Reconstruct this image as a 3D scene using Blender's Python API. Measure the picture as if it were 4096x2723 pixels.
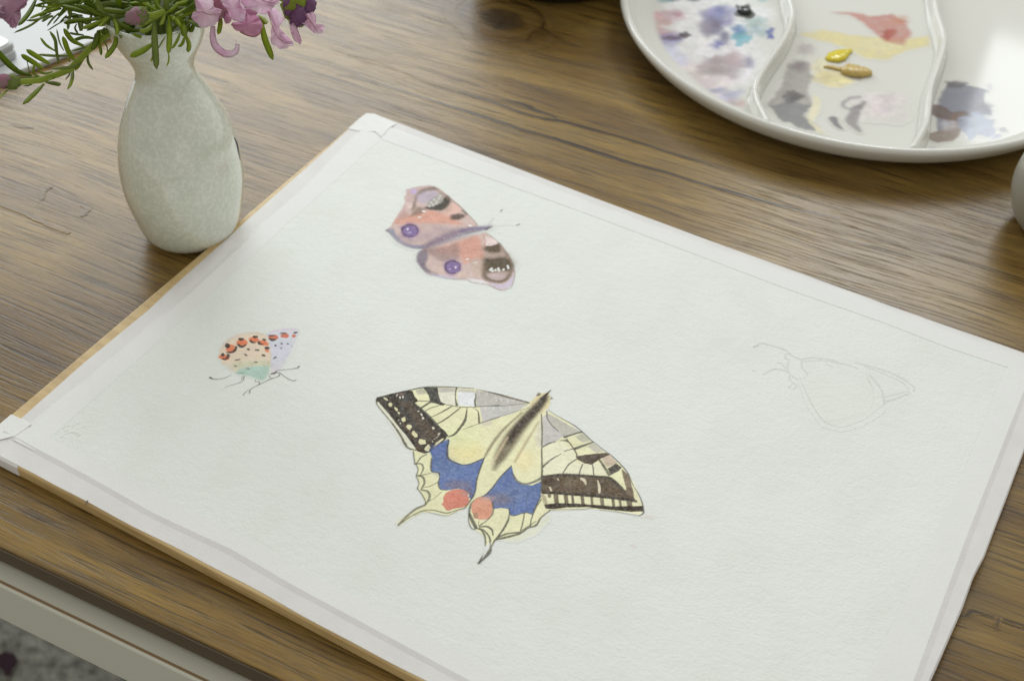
import bpy, bmesh, math, random
import numpy as np
from mathutils import Vector, Matrix

for o in list(bpy.data.objects):
    bpy.data.objects.remove(o, do_unlink=True)
S = bpy.context.scene
COL = S.collection
rnd = random.Random(7)

# ------------------------------------------------------------------ camera
# f, tilt and roll were solved from the vanishing points of the board and of the wood grain;
# world: table top is z = 0, grain and front edge of the table run along x, metres.
W, H, F = 4096.0, 2723.0, 5280.0
R = np.array([[0.8984741157570401, 0.3225145049543856, -0.29787355943190486],
              [0.4381591665285401, -0.6160993703696437, 0.65455183951857],
              [0.027582750073552927, -0.7186139157601642, -0.694862023695513]])
CAM = np.array([0.2143, -0.471, 0.5])
cd = bpy.data.cameras.new('camera')
cam = bpy.data.objects.new('camera', cd)
COL.objects.link(cam)
m = Matrix(((R[0, 0], -R[0, 1], -R[0, 2], CAM[0]), (R[1, 0], -R[1, 1], -R[1, 2], CAM[1]),
            (R[2, 0], -R[2, 1], -R[2, 2], CAM[2]), (0, 0, 0, 1)))
cam.matrix_world = m
cd.sensor_width = 36.0
cd.lens = F / W * 36.0
cd.clip_start = 0.01
cd.clip_end = 50
cd.dof.use_dof = True
cd.dof.focus_distance = 0.655
cd.dof.aperture_fstop = 11.0
S.camera = cam

# ------------------------------------------------------------------ light: daylight from two windows behind the table, dim room
wd = bpy.data.worlds.new('World')
S.world = wd
wd.use_nodes = True
wd.node_tree.nodes['Background'].inputs[0].default_value = (1.0, 0.965, 0.90, 1)
wd.node_tree.nodes['Background'].inputs[1].default_value = 0.46


def area(name, loc, target, sx, sy, power, color):
    l = bpy.data.lights.new(name, 'AREA')
    l.shape = 'RECTANGLE'
    l.size, l.size_y = sx, sy
    l.energy = power
    l.color = color
    o = bpy.data.objects.new(name, l)
    COL.objects.link(o)
    o.location = loc
    o.rotation_euler = (Vector(target) - Vector(loc)).to_track_quat('-Z', 'Y').to_euler()
    return o


# both windows are upright in one wall, 1.3 m behind the table
area('window_light', (-1.85, 1.35, 1.05), (-1.85, 0.0, 1.05), 2.3, 1.7, 48, (0.91, 0.965, 1.0))
area('window_light', (0.008, 1.35, 1.40), (0.008, 0.0, 1.40), 0.415, 1.2, 11.5, (0.92, 0.97, 1.0))
area('window_light', (0.205, 1.35, 0.645), (0.205, 0.0, 0.645), 0.15, 0.29, 0.42, (0.92, 0.97, 1.0))

vs = S.view_settings
vs.view_transform = 'Standard'
vs.look = 'None'
vs.exposure = 0.24
vs.gamma = 1.0
vs.use_curve_mapping = False
S.render.engine = 'CYCLES'

# ------------------------------------------------------------------ geometry helpers


def ray(p):
    return np.array([(p[0] - W / 2) / F, (p[1] - H / 2) / F, 1.0])


def on_z(p, z=0.0):
    d = R @ ray(p)
    return CAM + d * ((z - CAM[2]) / d[2])


def on_y(p, y):
    d = R @ ray(p)
    return CAM + d * ((y - CAM[1]) / d[1])


def at_depth(p, zc):
    return CAM + R @ (ray(p) * zc)


def depth_of(P):
    return float((R.T @ (np.asarray(P, float) - CAM))[2])


def crop(ox, oy, s):
    return lambda pts: [(ox + x * s, oy + y * s) for x, y in pts]


def catmull(pts, n=6, closed=False):
    P = np.array(pts, float)
    k = len(P)
    out = []
    rng = range(k if closed else k - 1)
    for i in rng:
        if closed:
            a, b, c, d = P[(i - 1) % k], P[i], P[(i + 1) % k], P[(i + 2) % k]
        else:
            b, c = P[i], P[i + 1]
            a = P[i - 1] if i > 0 else 2 * b - c
            d = P[i + 2] if i + 2 < k else 2 * c - b
        for j in range(n):
            t = j / n
            out.append(0.5 * ((2 * b) + (c - a) * t + (2 * a - 5 * b + 4 * c - d) * t * t + (3 * b - a - 3 * c + d) * t ** 3))
    if not closed:
        out.append(P[-1])
    return np.array(out)


def resample(pts, n):
    P = np.array(pts, float)
    d = np.r_[0, np.cumsum(np.linalg.norm(np.diff(P, axis=0), axis=1))]
    t = np.linspace(0, d[-1], n)
    return np.stack([np.interp(t, d, P[:, k]) for k in range(P.shape[1])], 1)


def mesh_obj(name, verts, faces, mat, parent=None, smooth=True):
    me = bpy.data.meshes.new(name)
    me.from_pydata([tuple(map(float, v)) for v in verts], [], [tuple(map(int, f)) for f in faces])
    me.update()
    if smooth:
        me.polygons.foreach_set('use_smooth', [True] * len(me.polygons))
    if mat:
        me.materials.append(mat)
    o = bpy.data.objects.new(name, me)
    COL.objects.link(o)
    if parent is not None:
        o.parent = parent
        o.matrix_parent_inverse = Matrix.Translation(parent_loc(parent)).inverted()
    return o


def parent_loc(p):
    # meshes are modelled in world coordinates, only Empties stand at a place of their own
    return Vector(p.location) if p.type == 'EMPTY' else Vector((0, 0, 0))


def empty(name, loc):
    o = bpy.data.objects.new(name, None)
    COL.objects.link(o)
    o.location = tuple(map(float, loc))
    o.empty_display_size = 0.02
    return o


def tag(o, label=None, cat=None, group=None, kind=None):
    if label:
        o['label'] = label
    if cat:
        o['category'] = cat
    if group:
        o['group'] = group
    if kind:
        o['kind'] = kind
    return o


def lathe(profile, n=96, center=(0, 0), lean=None, cap0=True, cap1=True):
    V, Fc = [], []
    for (r, z) in profile:
        cx, cy = center
        if lean is not None:
            dx, dy = lean(z)
            cx += dx
            cy += dy
        for k in range(n):
            a = 2 * math.pi * k / n
            V.append((cx + r * math.cos(a), cy + r * math.sin(a), z))
    m_ = len(profile)
    for i in range(m_ - 1):
        for k in range(n):
            k2 = (k + 1) % n
            Fc.append((i * n + k, i * n + k2, (i + 1) * n + k2, (i + 1) * n + k))
    if cap0:
        Fc.append(tuple(range(n - 1, -1, -1)))
    if cap1:
        Fc.append(tuple((m_ - 1) * n + k for k in range(n)))
    return V, Fc


def tube(pts, radii, n=8):
    P = np.array(pts, float)
    V, Fc = [], []
    for i in range(len(P)):
        t = P[min(i + 1, len(P) - 1)] - P[max(i - 1, 0)]
        t /= np.linalg.norm(t) + 1e-12
        u = np.cross(t, [0.3, 0.2, 0.9])
        u /= np.linalg.norm(u) + 1e-12
        w = np.cross(t, u)
        r = radii if np.isscalar(radii) else radii[i]
        for k in range(n):
            a = 2 * math.pi * k / n
            V.append(P[i] + r * (math.cos(a) * u + math.sin(a) * w))
    for i in range(len(P) - 1):
        for k in range(n):
            k2 = (k + 1) % n
            Fc.append((i * n + k, i * n + k2, (i + 1) * n + k2, (i + 1) * n + k))
    Fc.append(tuple(range(n - 1, -1, -1)))
    Fc.append(tuple((len(P) - 1) * n + k for k in range(n)))
    return V, Fc


def prism(poly, z0, z1, bevel=0.0, seg=2):
    bm = bmesh.new()
    lo = [bm.verts.new((p[0], p[1], z0)) for p in poly]
    hi = [bm.verts.new((p[0], p[1], z1)) for p in poly]
    k = len(poly)
    bm.faces.new(lo[::-1])
    bm.faces.new(hi)
    for i in range(k):
        bm.faces.new((lo[i], lo[(i + 1) % k], hi[(i + 1) % k], hi[i]))
    bmesh.ops.recalc_face_normals(bm, faces=bm.faces)
    if bevel:
        es = [e for e in bm.edges if len(e.link_faces) == 2 and (abs(e.verts[0].co.z - e.verts[1].co.z) < 1e-6)]
        bmesh.ops.bevel(bm, geom=es, offset=bevel, segments=seg, affect='EDGES', profile=0.5)
    V = [v.co[:] for v in bm.verts]
    bm.verts.index_update()
    Fc = [[v.index for v in f.verts] for f in bm.faces]
    bm.free()
    return V, Fc


def round_poly(corners, r, n=6):
    out = []
    k = len(corners)
    for i in range(k):
        p = np.array(corners[i][:2], float)
        a = np.array(corners[i - 1][:2], float) - p
        b = np.array(corners[(i + 1) % k][:2], float) - p
        rr = r[i] if hasattr(r, '__len__') else r
        a0 = p + a / np.linalg.norm(a) * rr
        b0 = p + b / np.linalg.norm(b) * rr
        for j in range(n + 1):
            t = j / n
            out.append((1 - t) ** 2 * a0 + 2 * t * (1 - t) * p + t * t * b0)
    return out


# ------------------------------------------------------------------ materials


class NT:
    def __init__(self, name):
        self.m = bpy.data.materials.new(name)
        self.m.use_nodes = True
        self.t = self.m.node_tree
        self.b = self.t.nodes['Principled BSDF']
        self.out = self.t.nodes['Material Output']

    def n(self, typ, **kw):
        x = self.t.nodes.new(typ)
        for k, v in kw.items():
            if k.startswith('_'):
                setattr(x, k[1:], v)
            else:
                x.inputs[k.replace('__', ' ')].default_value = v
        return x

    def l(self, a, b):
        self.t.links.new(a, b)

    def coords(self, scale=(1, 1, 1), rot=(0, 0, 0), src=None):
        tc = self.n('ShaderNodeNewGeometry')
        mp = self.n('ShaderNodeMapping')
        mp.inputs['Scale'].default_value = scale
        mp.inputs['Rotation'].default_value = rot
        self.l(src if src is not None else tc.outputs['Position'], mp.inputs['Vector'])
        return mp.outputs['Vector']

    def noise(self, vec, scale=1.0, detail=3.0, rough=0.5, dist=0.0):
        x = self.n('ShaderNodeTexNoise', Scale=scale, Detail=detail, Roughness=rough, Distortion=dist)
        self.l(vec, x.inputs['Vector'])
        return x.outputs['Fac']

    def ramp(self, fac, stops):
        x = self.n('ShaderNodeValToRGB')
        e = x.color_ramp.elements
        while len(e) < len(stops):
            e.new(0.5)
        for i, (p, c) in enumerate(stops):
            e[i].position = p
            e[i].color = (*c, 1) if len(c) == 3 else c
        self.l(fac, x.inputs['Fac'])
        return x.outputs['Color']

    def mix(self, fac, a, b, mode='MIX'):
        x = self.n('ShaderNodeMix', _data_type='RGBA', _blend_type=mode)
        for s, v in ((x.inputs[0], fac), (x.inputs[6], a), (x.inputs[7], b)):
            if hasattr(v, 'node'):
                self.l(v, s)
            elif hasattr(v, '__len__'):
                s.default_value = (*v, 1)
            else:
                s.default_value = v
        return x.outputs[2]

    def math(self, op, a, b=None):
        x = self.n('ShaderNodeMath', _operation=op)
        for i, v in enumerate((a, b)):
            if v is None:
                continue
            if hasattr(v, 'node'):
                self.l(v, x.inputs[i])
            else:
                x.inputs[i].default_value = v
        return x.outputs[0]

    def bump(self, h, strength, dist, normal=None):
        x = self.n('ShaderNodeBump', Strength=strength, Distance=dist)
        self.l(h, x.inputs['Height'])
        if normal is not None:
            self.l(normal, x.inputs['Normal'])
        return x.outputs['Normal']

    def set(self, **kw):
        for k, v in kw.items():
            s = self.b.inputs[k.replace('__', ' ')]
            if hasattr(v, 'node'):
                self.l(v, s)
            elif hasattr(v, '__len__'):
                s.default_value = (*v, 1) if len(v) == 3 else v
            else:
                s.default_value = v
        return self


def plain(name, col, rough=0.5, **kw):
    t = NT(name)
    t.set(Base__Color=col, Roughness=rough, **kw)
    return t.m


def wood_surface(t):
    """brown woodgrain laminate: long streaks along x, pores pressed into the surface"""
    base = t.coords((1, 1, 1))
    wob = t.n('ShaderNodeTexNoise', Scale=1.0, Detail=2.0)
    t.l(t.coords((6, 9, 1)), wob.inputs['Vector'])
    add = t.n('ShaderNodeVectorMath', _operation='MULTIPLY_ADD')
    t.l(wob.outputs['Color'], add.inputs[0])
    add.inputs[1].default_value = (0, 0.013, 0)
    t.l(base, add.inputs[2])
    v = add.outputs[0]
    broad = t.noise(t.coords((2.2, 19, 1), src=v), detail=4, rough=0.62)
    band = t.noise(t.coords((6, 130, 1), src=v), detail=4, rough=0.6)
    pores = t.noise(t.coords((16, 680, 1), src=v), detail=3.5, rough=0.6)
    fine = t.noise(t.coords((50, 1900, 1), src=v), detail=2, rough=0.6)
    blot = t.noise(t.coords((9, 22, 1)), detail=3)
    c = t.ramp(broad, [(0.27, (0.104, 0.055, 0.013)), (0.42, (0.188, 0.112, 0.026)), (0.56, (0.270, 0.172, 0.043)), (0.72, (0.200, 0.131, 0.039))])
    c2 = t.ramp(band, [(0.30, (0.36, 0.34, 0.32)), (0.48, (0.94, 0.94, 0.94)), (0.66, (1.25, 1.23, 1.18))])
    c = t.mix(0.42, c, c2, 'MULTIPLY')
    pr = t.ramp(pores, [(0.37, (0.26, 0.25, 0.25)), (0.46, (0.98, 0.98, 0.98)), (0.65, (1.2, 1.19, 1.17))])
    c = t.mix(0.86, c, pr, 'MULTIPLY')
    fr = t.ramp(fine, [(0.38, (0.55, 0.55, 0.55)), (0.52, (1.02, 1.02, 1.02)), (0.7, (1.15, 1.15, 1.15))])
    c = t.mix(0.7, c, fr, 'MULTIPLY')
    gr = t.ramp(blot, [(0.45, (0, 0, 0)), (0.65, (1, 1, 1))])
    c = t.mix(t.math('MULTIPLY', gr, 0.35), c, (0.135, 0.092, 0.042))
    h = t.math('ADD', t.math('MULTIPLY', pr, 1.0), t.math('MULTIPLY', fine, 0.35))
    n = t.bump(h, 0.36, 0.00025)
    rough = t.math('ADD', 0.20, t.math('MULTIPLY', t.math('SUBTRACT', 1.0, pores), 0.16))
    return c, n, rough


def paper_surface(t):
    """cold-pressed watercolour sheet"""
    g = t.noise(t.coords((520, 800, 400)), detail=3, rough=0.6)
    g2 = t.noise(t.coords((160, 230, 100)), detail=2)
    big = t.noise(t.coords((7, 7, 7)), detail=2)
    sm = t.noise(t.coords((38, 30, 20)), detail=4, rough=0.6)
    c = t.ramp(big, [(0.3, (0.792, 0.828, 0.784)), (0.7, (0.817, 0.848, 0.806))])
    c = t.mix(1.0, c, t.ramp(sm, [(0.32, (0.975, 0.972, 0.965)), (0.55, (1, 1, 1))]), 'MULTIPLY')
    buckle = t.noise(t.coords((11, 14, 8)), detail=1)
    n0 = t.bump(buckle, 0.5, 0.0028)
    n = t.bump(t.math('ADD', g, t.math('MULTIPLY', g2, 0.9)), 0.42, 0.0006, n0)
    return c, n


def m_wood():
    t = NT('table_wood')
    c, n, r = wood_surface(t)
    t.set(Base__Color=c, Normal=n, Roughness=r)
    t.b.inputs['Specular IOR Level'].default_value = 0.40
    return t.m


def m_wood_marks():
    t = NT('table_wood_marks')
    c, n, r = wood_surface(t)
    a = t.n('ShaderNodeAttribute', _attribute_name='paint')
    c = t.mix(a.outputs['Alpha'], c, a.outputs['Color'])
    t.set(Base__Color=c, Normal=n, Roughness=r)
    t.b.inputs['Specular IOR Level'].default_value = 0.40
    return t.m


def m_paper(paint=False):
    t = NT('watercolour_paint' if paint else 'paper')
    c, n = paper_surface(t)
    if paint:
        a = t.n('ShaderNodeAttribute', _attribute_name='paint')
        c = t.mix(a.outputs['Alpha'], c, a.outputs['Color'])
    t.set(Base__Color=c, Normal=n, Roughness=0.85)
    t.b.inputs['Specular IOR Level'].default_value = 0.15
    return t.m


PAL_COL = (0.71, 0.71, 0.655)


def m_palette(paint=False):
    t = NT('palette_paint' if paint else 'palette_plastic')
    if paint:
        a = t.n('ShaderNodeAttribute', _attribute_name='paint')
        t.set(Base__Color=t.mix(a.outputs['Alpha'], PAL_COL, a.outputs['Color']), Roughness=0.09)
    else:
        t.set(Base__Color=PAL_COL, Roughness=0.09)
    return t.m


def m_tape(over_wood=False):
    t = NT('paper_tape_over_wood' if over_wood else 'paper_tape')
    g = t.noise(t.coords((900, 900, 900)), detail=2)
    b = t.noise(t.coords((60, 60, 60)), detail=3)
    c = t.ramp(b, [(0.3, (0.790, 0.782, 0.762)), (0.7, (0.850, 0.842, 0.820))]) if over_wood else t.ramp(b, [(0.3, (0.878, 0.890, 0.862)), (0.7, (0.902, 0.910, 0.884))])
    t.set(Base__Color=c, Roughness=0.6, Normal=t.bump(t.math('ADD', g, t.math('MULTIPLY', b, 1.5)), 0.25, 0.0004))
    t.b.inputs['Specular IOR Level'].default_value = 0.3
    tr = t.n('ShaderNodeBsdfTransparent')
    tr.inputs[0].default_value = (1, 1, 1, 1)
    mx = t.n('ShaderNodeMixShader')
    mx.inputs[0].default_value = 0.86
    t.l(tr.outputs[0], mx.inputs[1])
    t.l(t.b.outputs[0], mx.inputs[2])
    t.l(mx.outputs[0], t.out.inputs['Surface'])
    return t.m


def m_board():
    t = NT('board_wood')
    # layers of the edge run level, grain of the face along the board
    g = t.noise(t.coords((14, 14, 900)), detail=3)
    g2 = t.noise(t.coords((30, 260, 40), rot=(0, 0, 0.09)), detail=3)
    c = t.ramp(t.math('ADD', t.math('MULTIPLY', g, 0.6), t.math('MULTIPLY', g2, 0.4)),
               [(0.35, (0.40, 0.27, 0.105)), (0.5, (0.58, 0.42, 0.19)), (0.65, (0.66, 0.50, 0.25))])
    t.set(Base__Color=c, Roughness=0.5, Normal=t.bump(g, 0.2, 0.0003))
    return t.m


def m_vase():
    t = NT('celadon_glaze')
    s = t.noise(t.coords((420, 420, 420)), detail=3, rough=0.7)
    b = t.noise(t.coords((55, 55, 55)), detail=4, rough=0.6)
    c = t.ramp(b, [(0.3, (0.645, 0.685, 0.585)), (0.5, (0.69, 0.725, 0.625)), (0.7, (0.74, 0.765, 0.68))])
    sp = t.ramp(s, [(0.46, (0.93, 0.93, 0.92)), (0.60, (1.08, 1.08, 1.08))])
    c = t.mix(0.9, c, sp, 'MULTIPLY')
    t.set(Base__Color=c, Roughness=0.12, Normal=t.bump(s, 0.04, 0.0004))
    t.b.inputs['Coat Weight'].default_value = 0.8
    t.b.inputs['Coat Roughness'].default_value = 0.08
    return t.m


def m_leaf(name, c0, c1):
    t = NT(name)
    g = t.noise(t.coords((90, 90, 90)), detail=2)
    c = t.ramp(g, [(0.35, c0), (0.65, c1)])
    t.set(Base__Color=c, Roughness=0.5)
    t.b.inputs['Specular IOR Level'].default_value = 0.22
    tl = t.n('ShaderNodeBsdfTranslucent')
    t.l(t.mix(1.0, c, (1.3, 1.35, 0.5), 'MULTIPLY'), tl.inputs[0])
    mx = t.n('ShaderNodeMixShader')
    mx.inputs[0].default_value = 0.42
    t.l(t.b.outputs[0], mx.inputs[1])
    t.l(tl.outputs[0], mx.inputs[2])
    t.l(mx.outputs[0], t.out.inputs['Surface'])
    return t.m


def m_petal(name, c0, c1):
    t = NT(name)
    g = t.noise(t.coords((110, 110, 110)), detail=3, dist=0.5)
    c = t.ramp(g, [(0.35, c0), (0.6, c1)])
    t.set(Base__Color=c, Roughness=0.6, Normal=t.bump(t.noise(t.coords((260, 260, 260)), detail=3, rough=0.65), 0.55, 0.0012))
    tl = t.n('ShaderNodeBsdfTranslucent')
    t.l(c, tl.inputs[0])
    mx = t.n('ShaderNodeMixShader')
    mx.inputs[0].default_value = 0.55
    t.l(t.b.outputs[0], mx.inputs[1])
    t.l(tl.outputs[0], mx.inputs[2])
    t.l(mx.outputs[0], t.out.inputs['Surface'])
    return t.m


def m_rug():
    t = NT('speckled_rug')
    a = t.noise(t.coords((90, 90, 90)), detail=3, rough=0.7)
    b = t.noise(t.coords((9, 9, 9)), detail=3)
    c = t.ramp(a, [(0.3, (0.10, 0.10, 0.085)), (0.5, (0.27, 0.27, 0.23)), (0.7, (0.40, 0.40, 0.34))])
    c = t.mix(0.8, c, t.ramp(b, [(0.35, (0.6, 0.6, 0.6)), (0.65, (1.1, 1.1, 1.1))]), 'MULTIPLY')
    t.set(Base__Color=c, Roughness=0.95, Normal=t.bump(a, 0.6, 0.004))
    return t.m


M = dict(wood=m_wood(), marks=m_wood_marks(), paper=m_paper(), paint=m_paper(True), pal=m_palette(), palpaint=m_palette(True),
         tape=m_tape(), tapew=m_tape(True), board=m_board(), vase=m_vase(), rug=m_rug(),
         leafA=m_leaf('leaf_green', (0.245, 0.335, 0.024), (0.36, 0.455, 0.040)),
         leafB=m_leaf('leaf_dark', (0.135, 0.195, 0.018), (0.20, 0.27, 0.028)),
         leafC=m_leaf('leaf_grey_green', (0.19, 0.255, 0.055), (0.265, 0.33, 0.09)),
         leafD=m_leaf('leaf_light', (0.31, 0.39, 0.05), (0.38, 0.45, 0.080)),
         petA=m_petal('petal_pale_pink', (0.86, 0.62, 0.77), (0.92, 0.79, 0.87)),
         petB=m_petal('petal_deep_pink', (0.68, 0.32, 0.50), (0.78, 0.50, 0.64)),
         petC=m_petal('petal_dusky', (0.52, 0.32, 0.42), (0.62, 0.44, 0.53)),
         vein=plain('petal_vein', (0.30, 0.13, 0.13), 0.7),
         purple=plain('purple_floret', (0.15, 0.055, 0.14), 0.6),
         bud=m_petal('bud_grey_pink', (0.50, 0.38, 0.38), (0.62, 0.28, 0.40)),
         cream=plain('cream_lacquer', (0.62, 0.62, 0.52), 0.35),
         brownline=plain('edge_band', (0.25, 0.16, 0.07), 0.5),
         tedge=plain('dark_brown_edge', (0.075, 0.050, 0.022), 0.5),
         white=plain('white_card', (0.60, 0.62, 0.62), 0.6),
         whitep=plain('white_plastic', (0.82, 0.83, 0.84), 0.3),
         greyp=plain('grey_plastic', (0.40, 0.42, 0.41), 0.45),
         black=plain('black_glaze', (0.012, 0.013, 0.012), 0.35),
         jar=plain('grey_stoneware', (0.34, 0.33, 0.27), 0.25),
         pencil=plain('pencil', (0.42, 0.42, 0.36), 0.8),
         graphite=plain('dark_mark', (0.08, 0.07, 0.06), 0.8),
         yellowp=plain('yellow_paint', (0.70, 0.58, 0.03), 0.12),
         ochrep=plain('ochre_paint', (0.55, 0.40, 0.12), 0.3),
         darkp=plain('dark_green_paint', (0.03, 0.035, 0.03), 0.2),
         bluemark=plain('blue_glaze_mark', (0.07, 0.075, 0.12), 0.25),
         spot=plain('rug_plum', (0.035, 0.012, 0.020), 0.95))

# ------------------------------------------------------------------ watercolour painter (pigment as vertex colours on a fine sheet)


def lin(c):
    c = np.array(c, float) / 255.0
    return np.where(c <= 0.04045, c / 12.92, ((c + 0.055) / 1.055) ** 2.4)


PAPER_SEEN = lin((202, 210, 203))
PAPER_ALB = np.array((0.802, 0.836, 0.805))


def pig(c):
    """pigment albedo from how it looks beside the white paper"""
    c = np.array(c, float)
    c = c.mean() + (c - c.mean()) * 0.95
    return np.clip(lin(c) / PAPER_SEEN * PAPER_ALB, 0.004, 0.9)


def vnoise(X, Y, scale, seed):
    """smooth value noise in [-1, 1]; scale = size of a cell"""
    r = np.random.RandomState(seed)
    T = r.rand(97, 97) * 2 - 1
    x, y = X / scale, Y / scale
    xi, yi = np.floor(x).astype(int), np.floor(y).astype(int)
    fx, fy = x - xi, y - yi
    fx, fy = fx * fx * (3 - 2 * fx), fy * fy * (3 - 2 * fy)
    g = lambda a, b: T[a % 97, b % 97]
    return (g(xi, yi) * (1 - fx) + g(xi + 1, yi) * fx) * (1 - fy) + (g(xi, yi + 1) * (1 - fx) + g(xi + 1, yi + 1) * fx) * fy


class Canvas:
    def __init__(self, pts, res, conv, margin=3.0, wob=0.12, wscale=1.1, color=pig, seed=1):
        P = conv(pts)
        self.conv, self.res, self.color, self.wk = conv, res, color, 1.0
        self.x0, self.y0 = P.min(0) - margin
        n = np.ceil((P.max(0) + margin - (self.x0, self.y0)) / res).astype(int) + 1
        self.X, self.Y = np.meshgrid(self.x0 + np.arange(n[0]) * res, self.y0 + np.arange(n[1]) * res)
        self.A = np.zeros(self.X.shape)
        self.C = np.zeros(self.X.shape + (3,))
        self.wx = wob * (vnoise(self.X, self.Y, wscale, seed) + 0.6 * vnoise(self.X, self.Y, wscale * 0.4, seed + 1))
        self.wy = wob * (vnoise(self.X, self.Y, wscale, seed + 2) + 0.6 * vnoise(self.X, self.Y, wscale * 0.4, seed + 3))
        self.n1 = 0.6 * vnoise(self.X, self.Y, 4.0, seed + 4) + 0.4 * vnoise(self.X, self.Y, 1.3, seed + 5)
        self.n2 = 0.6 * vnoise(self.X, self.Y, 0.6, seed + 6) + 0.4 * vnoise(self.X, self.Y, 7.0, seed + 7)

    def _win(self, P, pad):
        a = np.floor((P.min(0) - pad - (self.x0, self.y0)) / self.res).astype(int)
        b = np.ceil((P.max(0) + pad - (self.x0, self.y0)) / self.res).astype(int) + 1
        h, w = self.A.shape
        return slice(max(a[1], 0), max(min(b[1], h), 0)), slice(max(a[0], 0), max(min(b[0], w), 0))

    def _over(self, s, a, col):
        A, C = self.A[s], self.C[s]
        o = a + A * (1 - a)
        self.C[s] = np.where(o[..., None] > 1e-6, (col * a[..., None] + C * (A * (1 - a))[..., None]) / np.maximum(o, 1e-6)[..., None], C)
        self.A[s] = o

    def _col(self, s, col, var):
        c = self.color(col)
        k = 1 + var * self.n1[s] + 0.5 * var * self.n2[s]
        return np.clip(c[None, None, :] * k[..., None], 0, 1)

    def fill(self, pts, col, a=1.0, soft=0.18, edge=0.0, var=0.10, smooth=False, grain=0.0, lift=False):
        P = self.conv(pts)
        if smooth:
            P = catmull(P, 5, True)
        s = self._win(P, soft * 2 + 1)
        if self.A[s].size == 0:
            return
        X, Y = self.X[s] + self.wx[s], self.Y[s] + self.wy[s]
        D = np.full(X.shape, 1e9)
        ins = np.zeros(X.shape, bool)
        k = len(P)
        for i in range(k):
            (xa, ya), (xb, yb) = P[i], P[(i + 1) % k]
            dx, dy = xb - xa, yb - ya
            t = np.clip(((X - xa) * dx + (Y - ya) * dy) / (dx * dx + dy * dy + 1e-12), 0, 1)
            D = np.minimum(D, (X - xa - t * dx) ** 2 + (Y - ya - t * dy) ** 2)
            if ya != yb:
                c = ((ya > Y) != (yb > Y)) & (X < (xb - xa) * (Y - ya) / (yb - ya) + xa)
                ins ^= c
        d = np.sqrt(D) * np.where(ins, -1, 1)
        al = np.clip(0.5 - d / (2 * soft), 0, 1)
        al = al * al * (3 - 2 * al) * a
        if grain:
            al = al * np.clip(1 + grain * (self.n1[s] * 0.6 + self.n2[s] * 0.8), 0, 1.0)
        if lift:
            self.A[s] *= (1 - al)
            return
        cc = self._col(s, col, var)
        if edge:
            cc = cc * (1 - edge * np.exp(-(d / max(0.35, soft * .8)) ** 2) * (1.0 if soft < 1.6 else 0.3))[..., None]
        self._over(s, np.clip(al, 0, 1), cc)

    def stroke(self, pts, w, col, a=0.9, soft=0.15, var=0.15, smooth=True, grain=0.25, lift=False):
        """w: full width in photo-like mm, one number or one per point"""
        P = self.conv(pts)
        ws = np.full(len(P), float(w)) if np.isscalar(w) else np.array(w, float)
        ws = np.where(ws < 1.3, ws * self.wk, ws)
        Q = np.c_[P, ws]
        if smooth and len(Q) > 2:
            Q = catmull(Q, 6)
        s = self._win(Q[:, :2], ws.max() / 2 + soft * 2 + 1)
        if self.A[s].size == 0:
            return
        X, Y = self.X[s] + self.wx[s] * 0.6, self.Y[s] + self.wy[s] * 0.6
        d = np.full(X.shape, 1e9)
        for i in range(len(Q) - 1):
            xa, ya, wa = Q[i]
            xb, yb, wb = Q[i + 1]
            dx, dy = xb - xa, yb - ya
            t = np.clip(((X - xa) * dx + (Y - ya) * dy) / (dx * dx + dy * dy + 1e-12), 0, 1)
            d = np.minimum(d, np.hypot(X - xa - t * dx, Y - ya - t * dy) - (wa + t * (wb - wa)) / 2)
        al = np.clip(0.5 - d / (2 * soft), 0, 1)
        al = al * al * (3 - 2 * al) * a
        al = al * np.clip(1 + grain * self.n2[s], 0, 1)
        if lift:
            self.A[s] *= (1 - al)
            return
        self._over(s, np.clip(al, 0, 1), self._col(s, col, var))

    def blob(self, c, rx, ry, col, rot=0.0, n=14, jit=0.10, **kw):
        r = random.Random(int(c[0] * 7 + c[1] * 13))
        pts = []
        ca, sa = math.cos(rot), math.sin(rot)
        for k in range(n):
            t = 2 * math.pi * k / n
            q = 1 + r.uniform(-jit, jit)
            x, y = rx * q * math.cos(t), ry * q * math.sin(t)
            pts.append((c[0] + x * ca - y * sa, c[1] + x * sa + y * ca))
        kw.setdefault('smooth', True)
        self.fill(pts, col, **kw)

    def granulate(self, k=0.10):
        """pigment settles in the hollows of the sheet"""
        g = 0.55 * vnoise(self.X, self.Y, 0.55, 91) + 0.45 * vnoise(self.X, self.Y, 1.1, 92)
        b = vnoise(self.X, self.Y, 9.0, 93) * 0.5 + vnoise(self.X, self.Y, 3.2, 94) * 0.5
        self.C *= (1 - k * g - 0.8 * k * b)[..., None]
        self.C = np.clip(self.C, 0.003, 0.95)
        self.A *= np.clip(1 - 0.5 * k + k * g, 0, 1)

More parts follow.
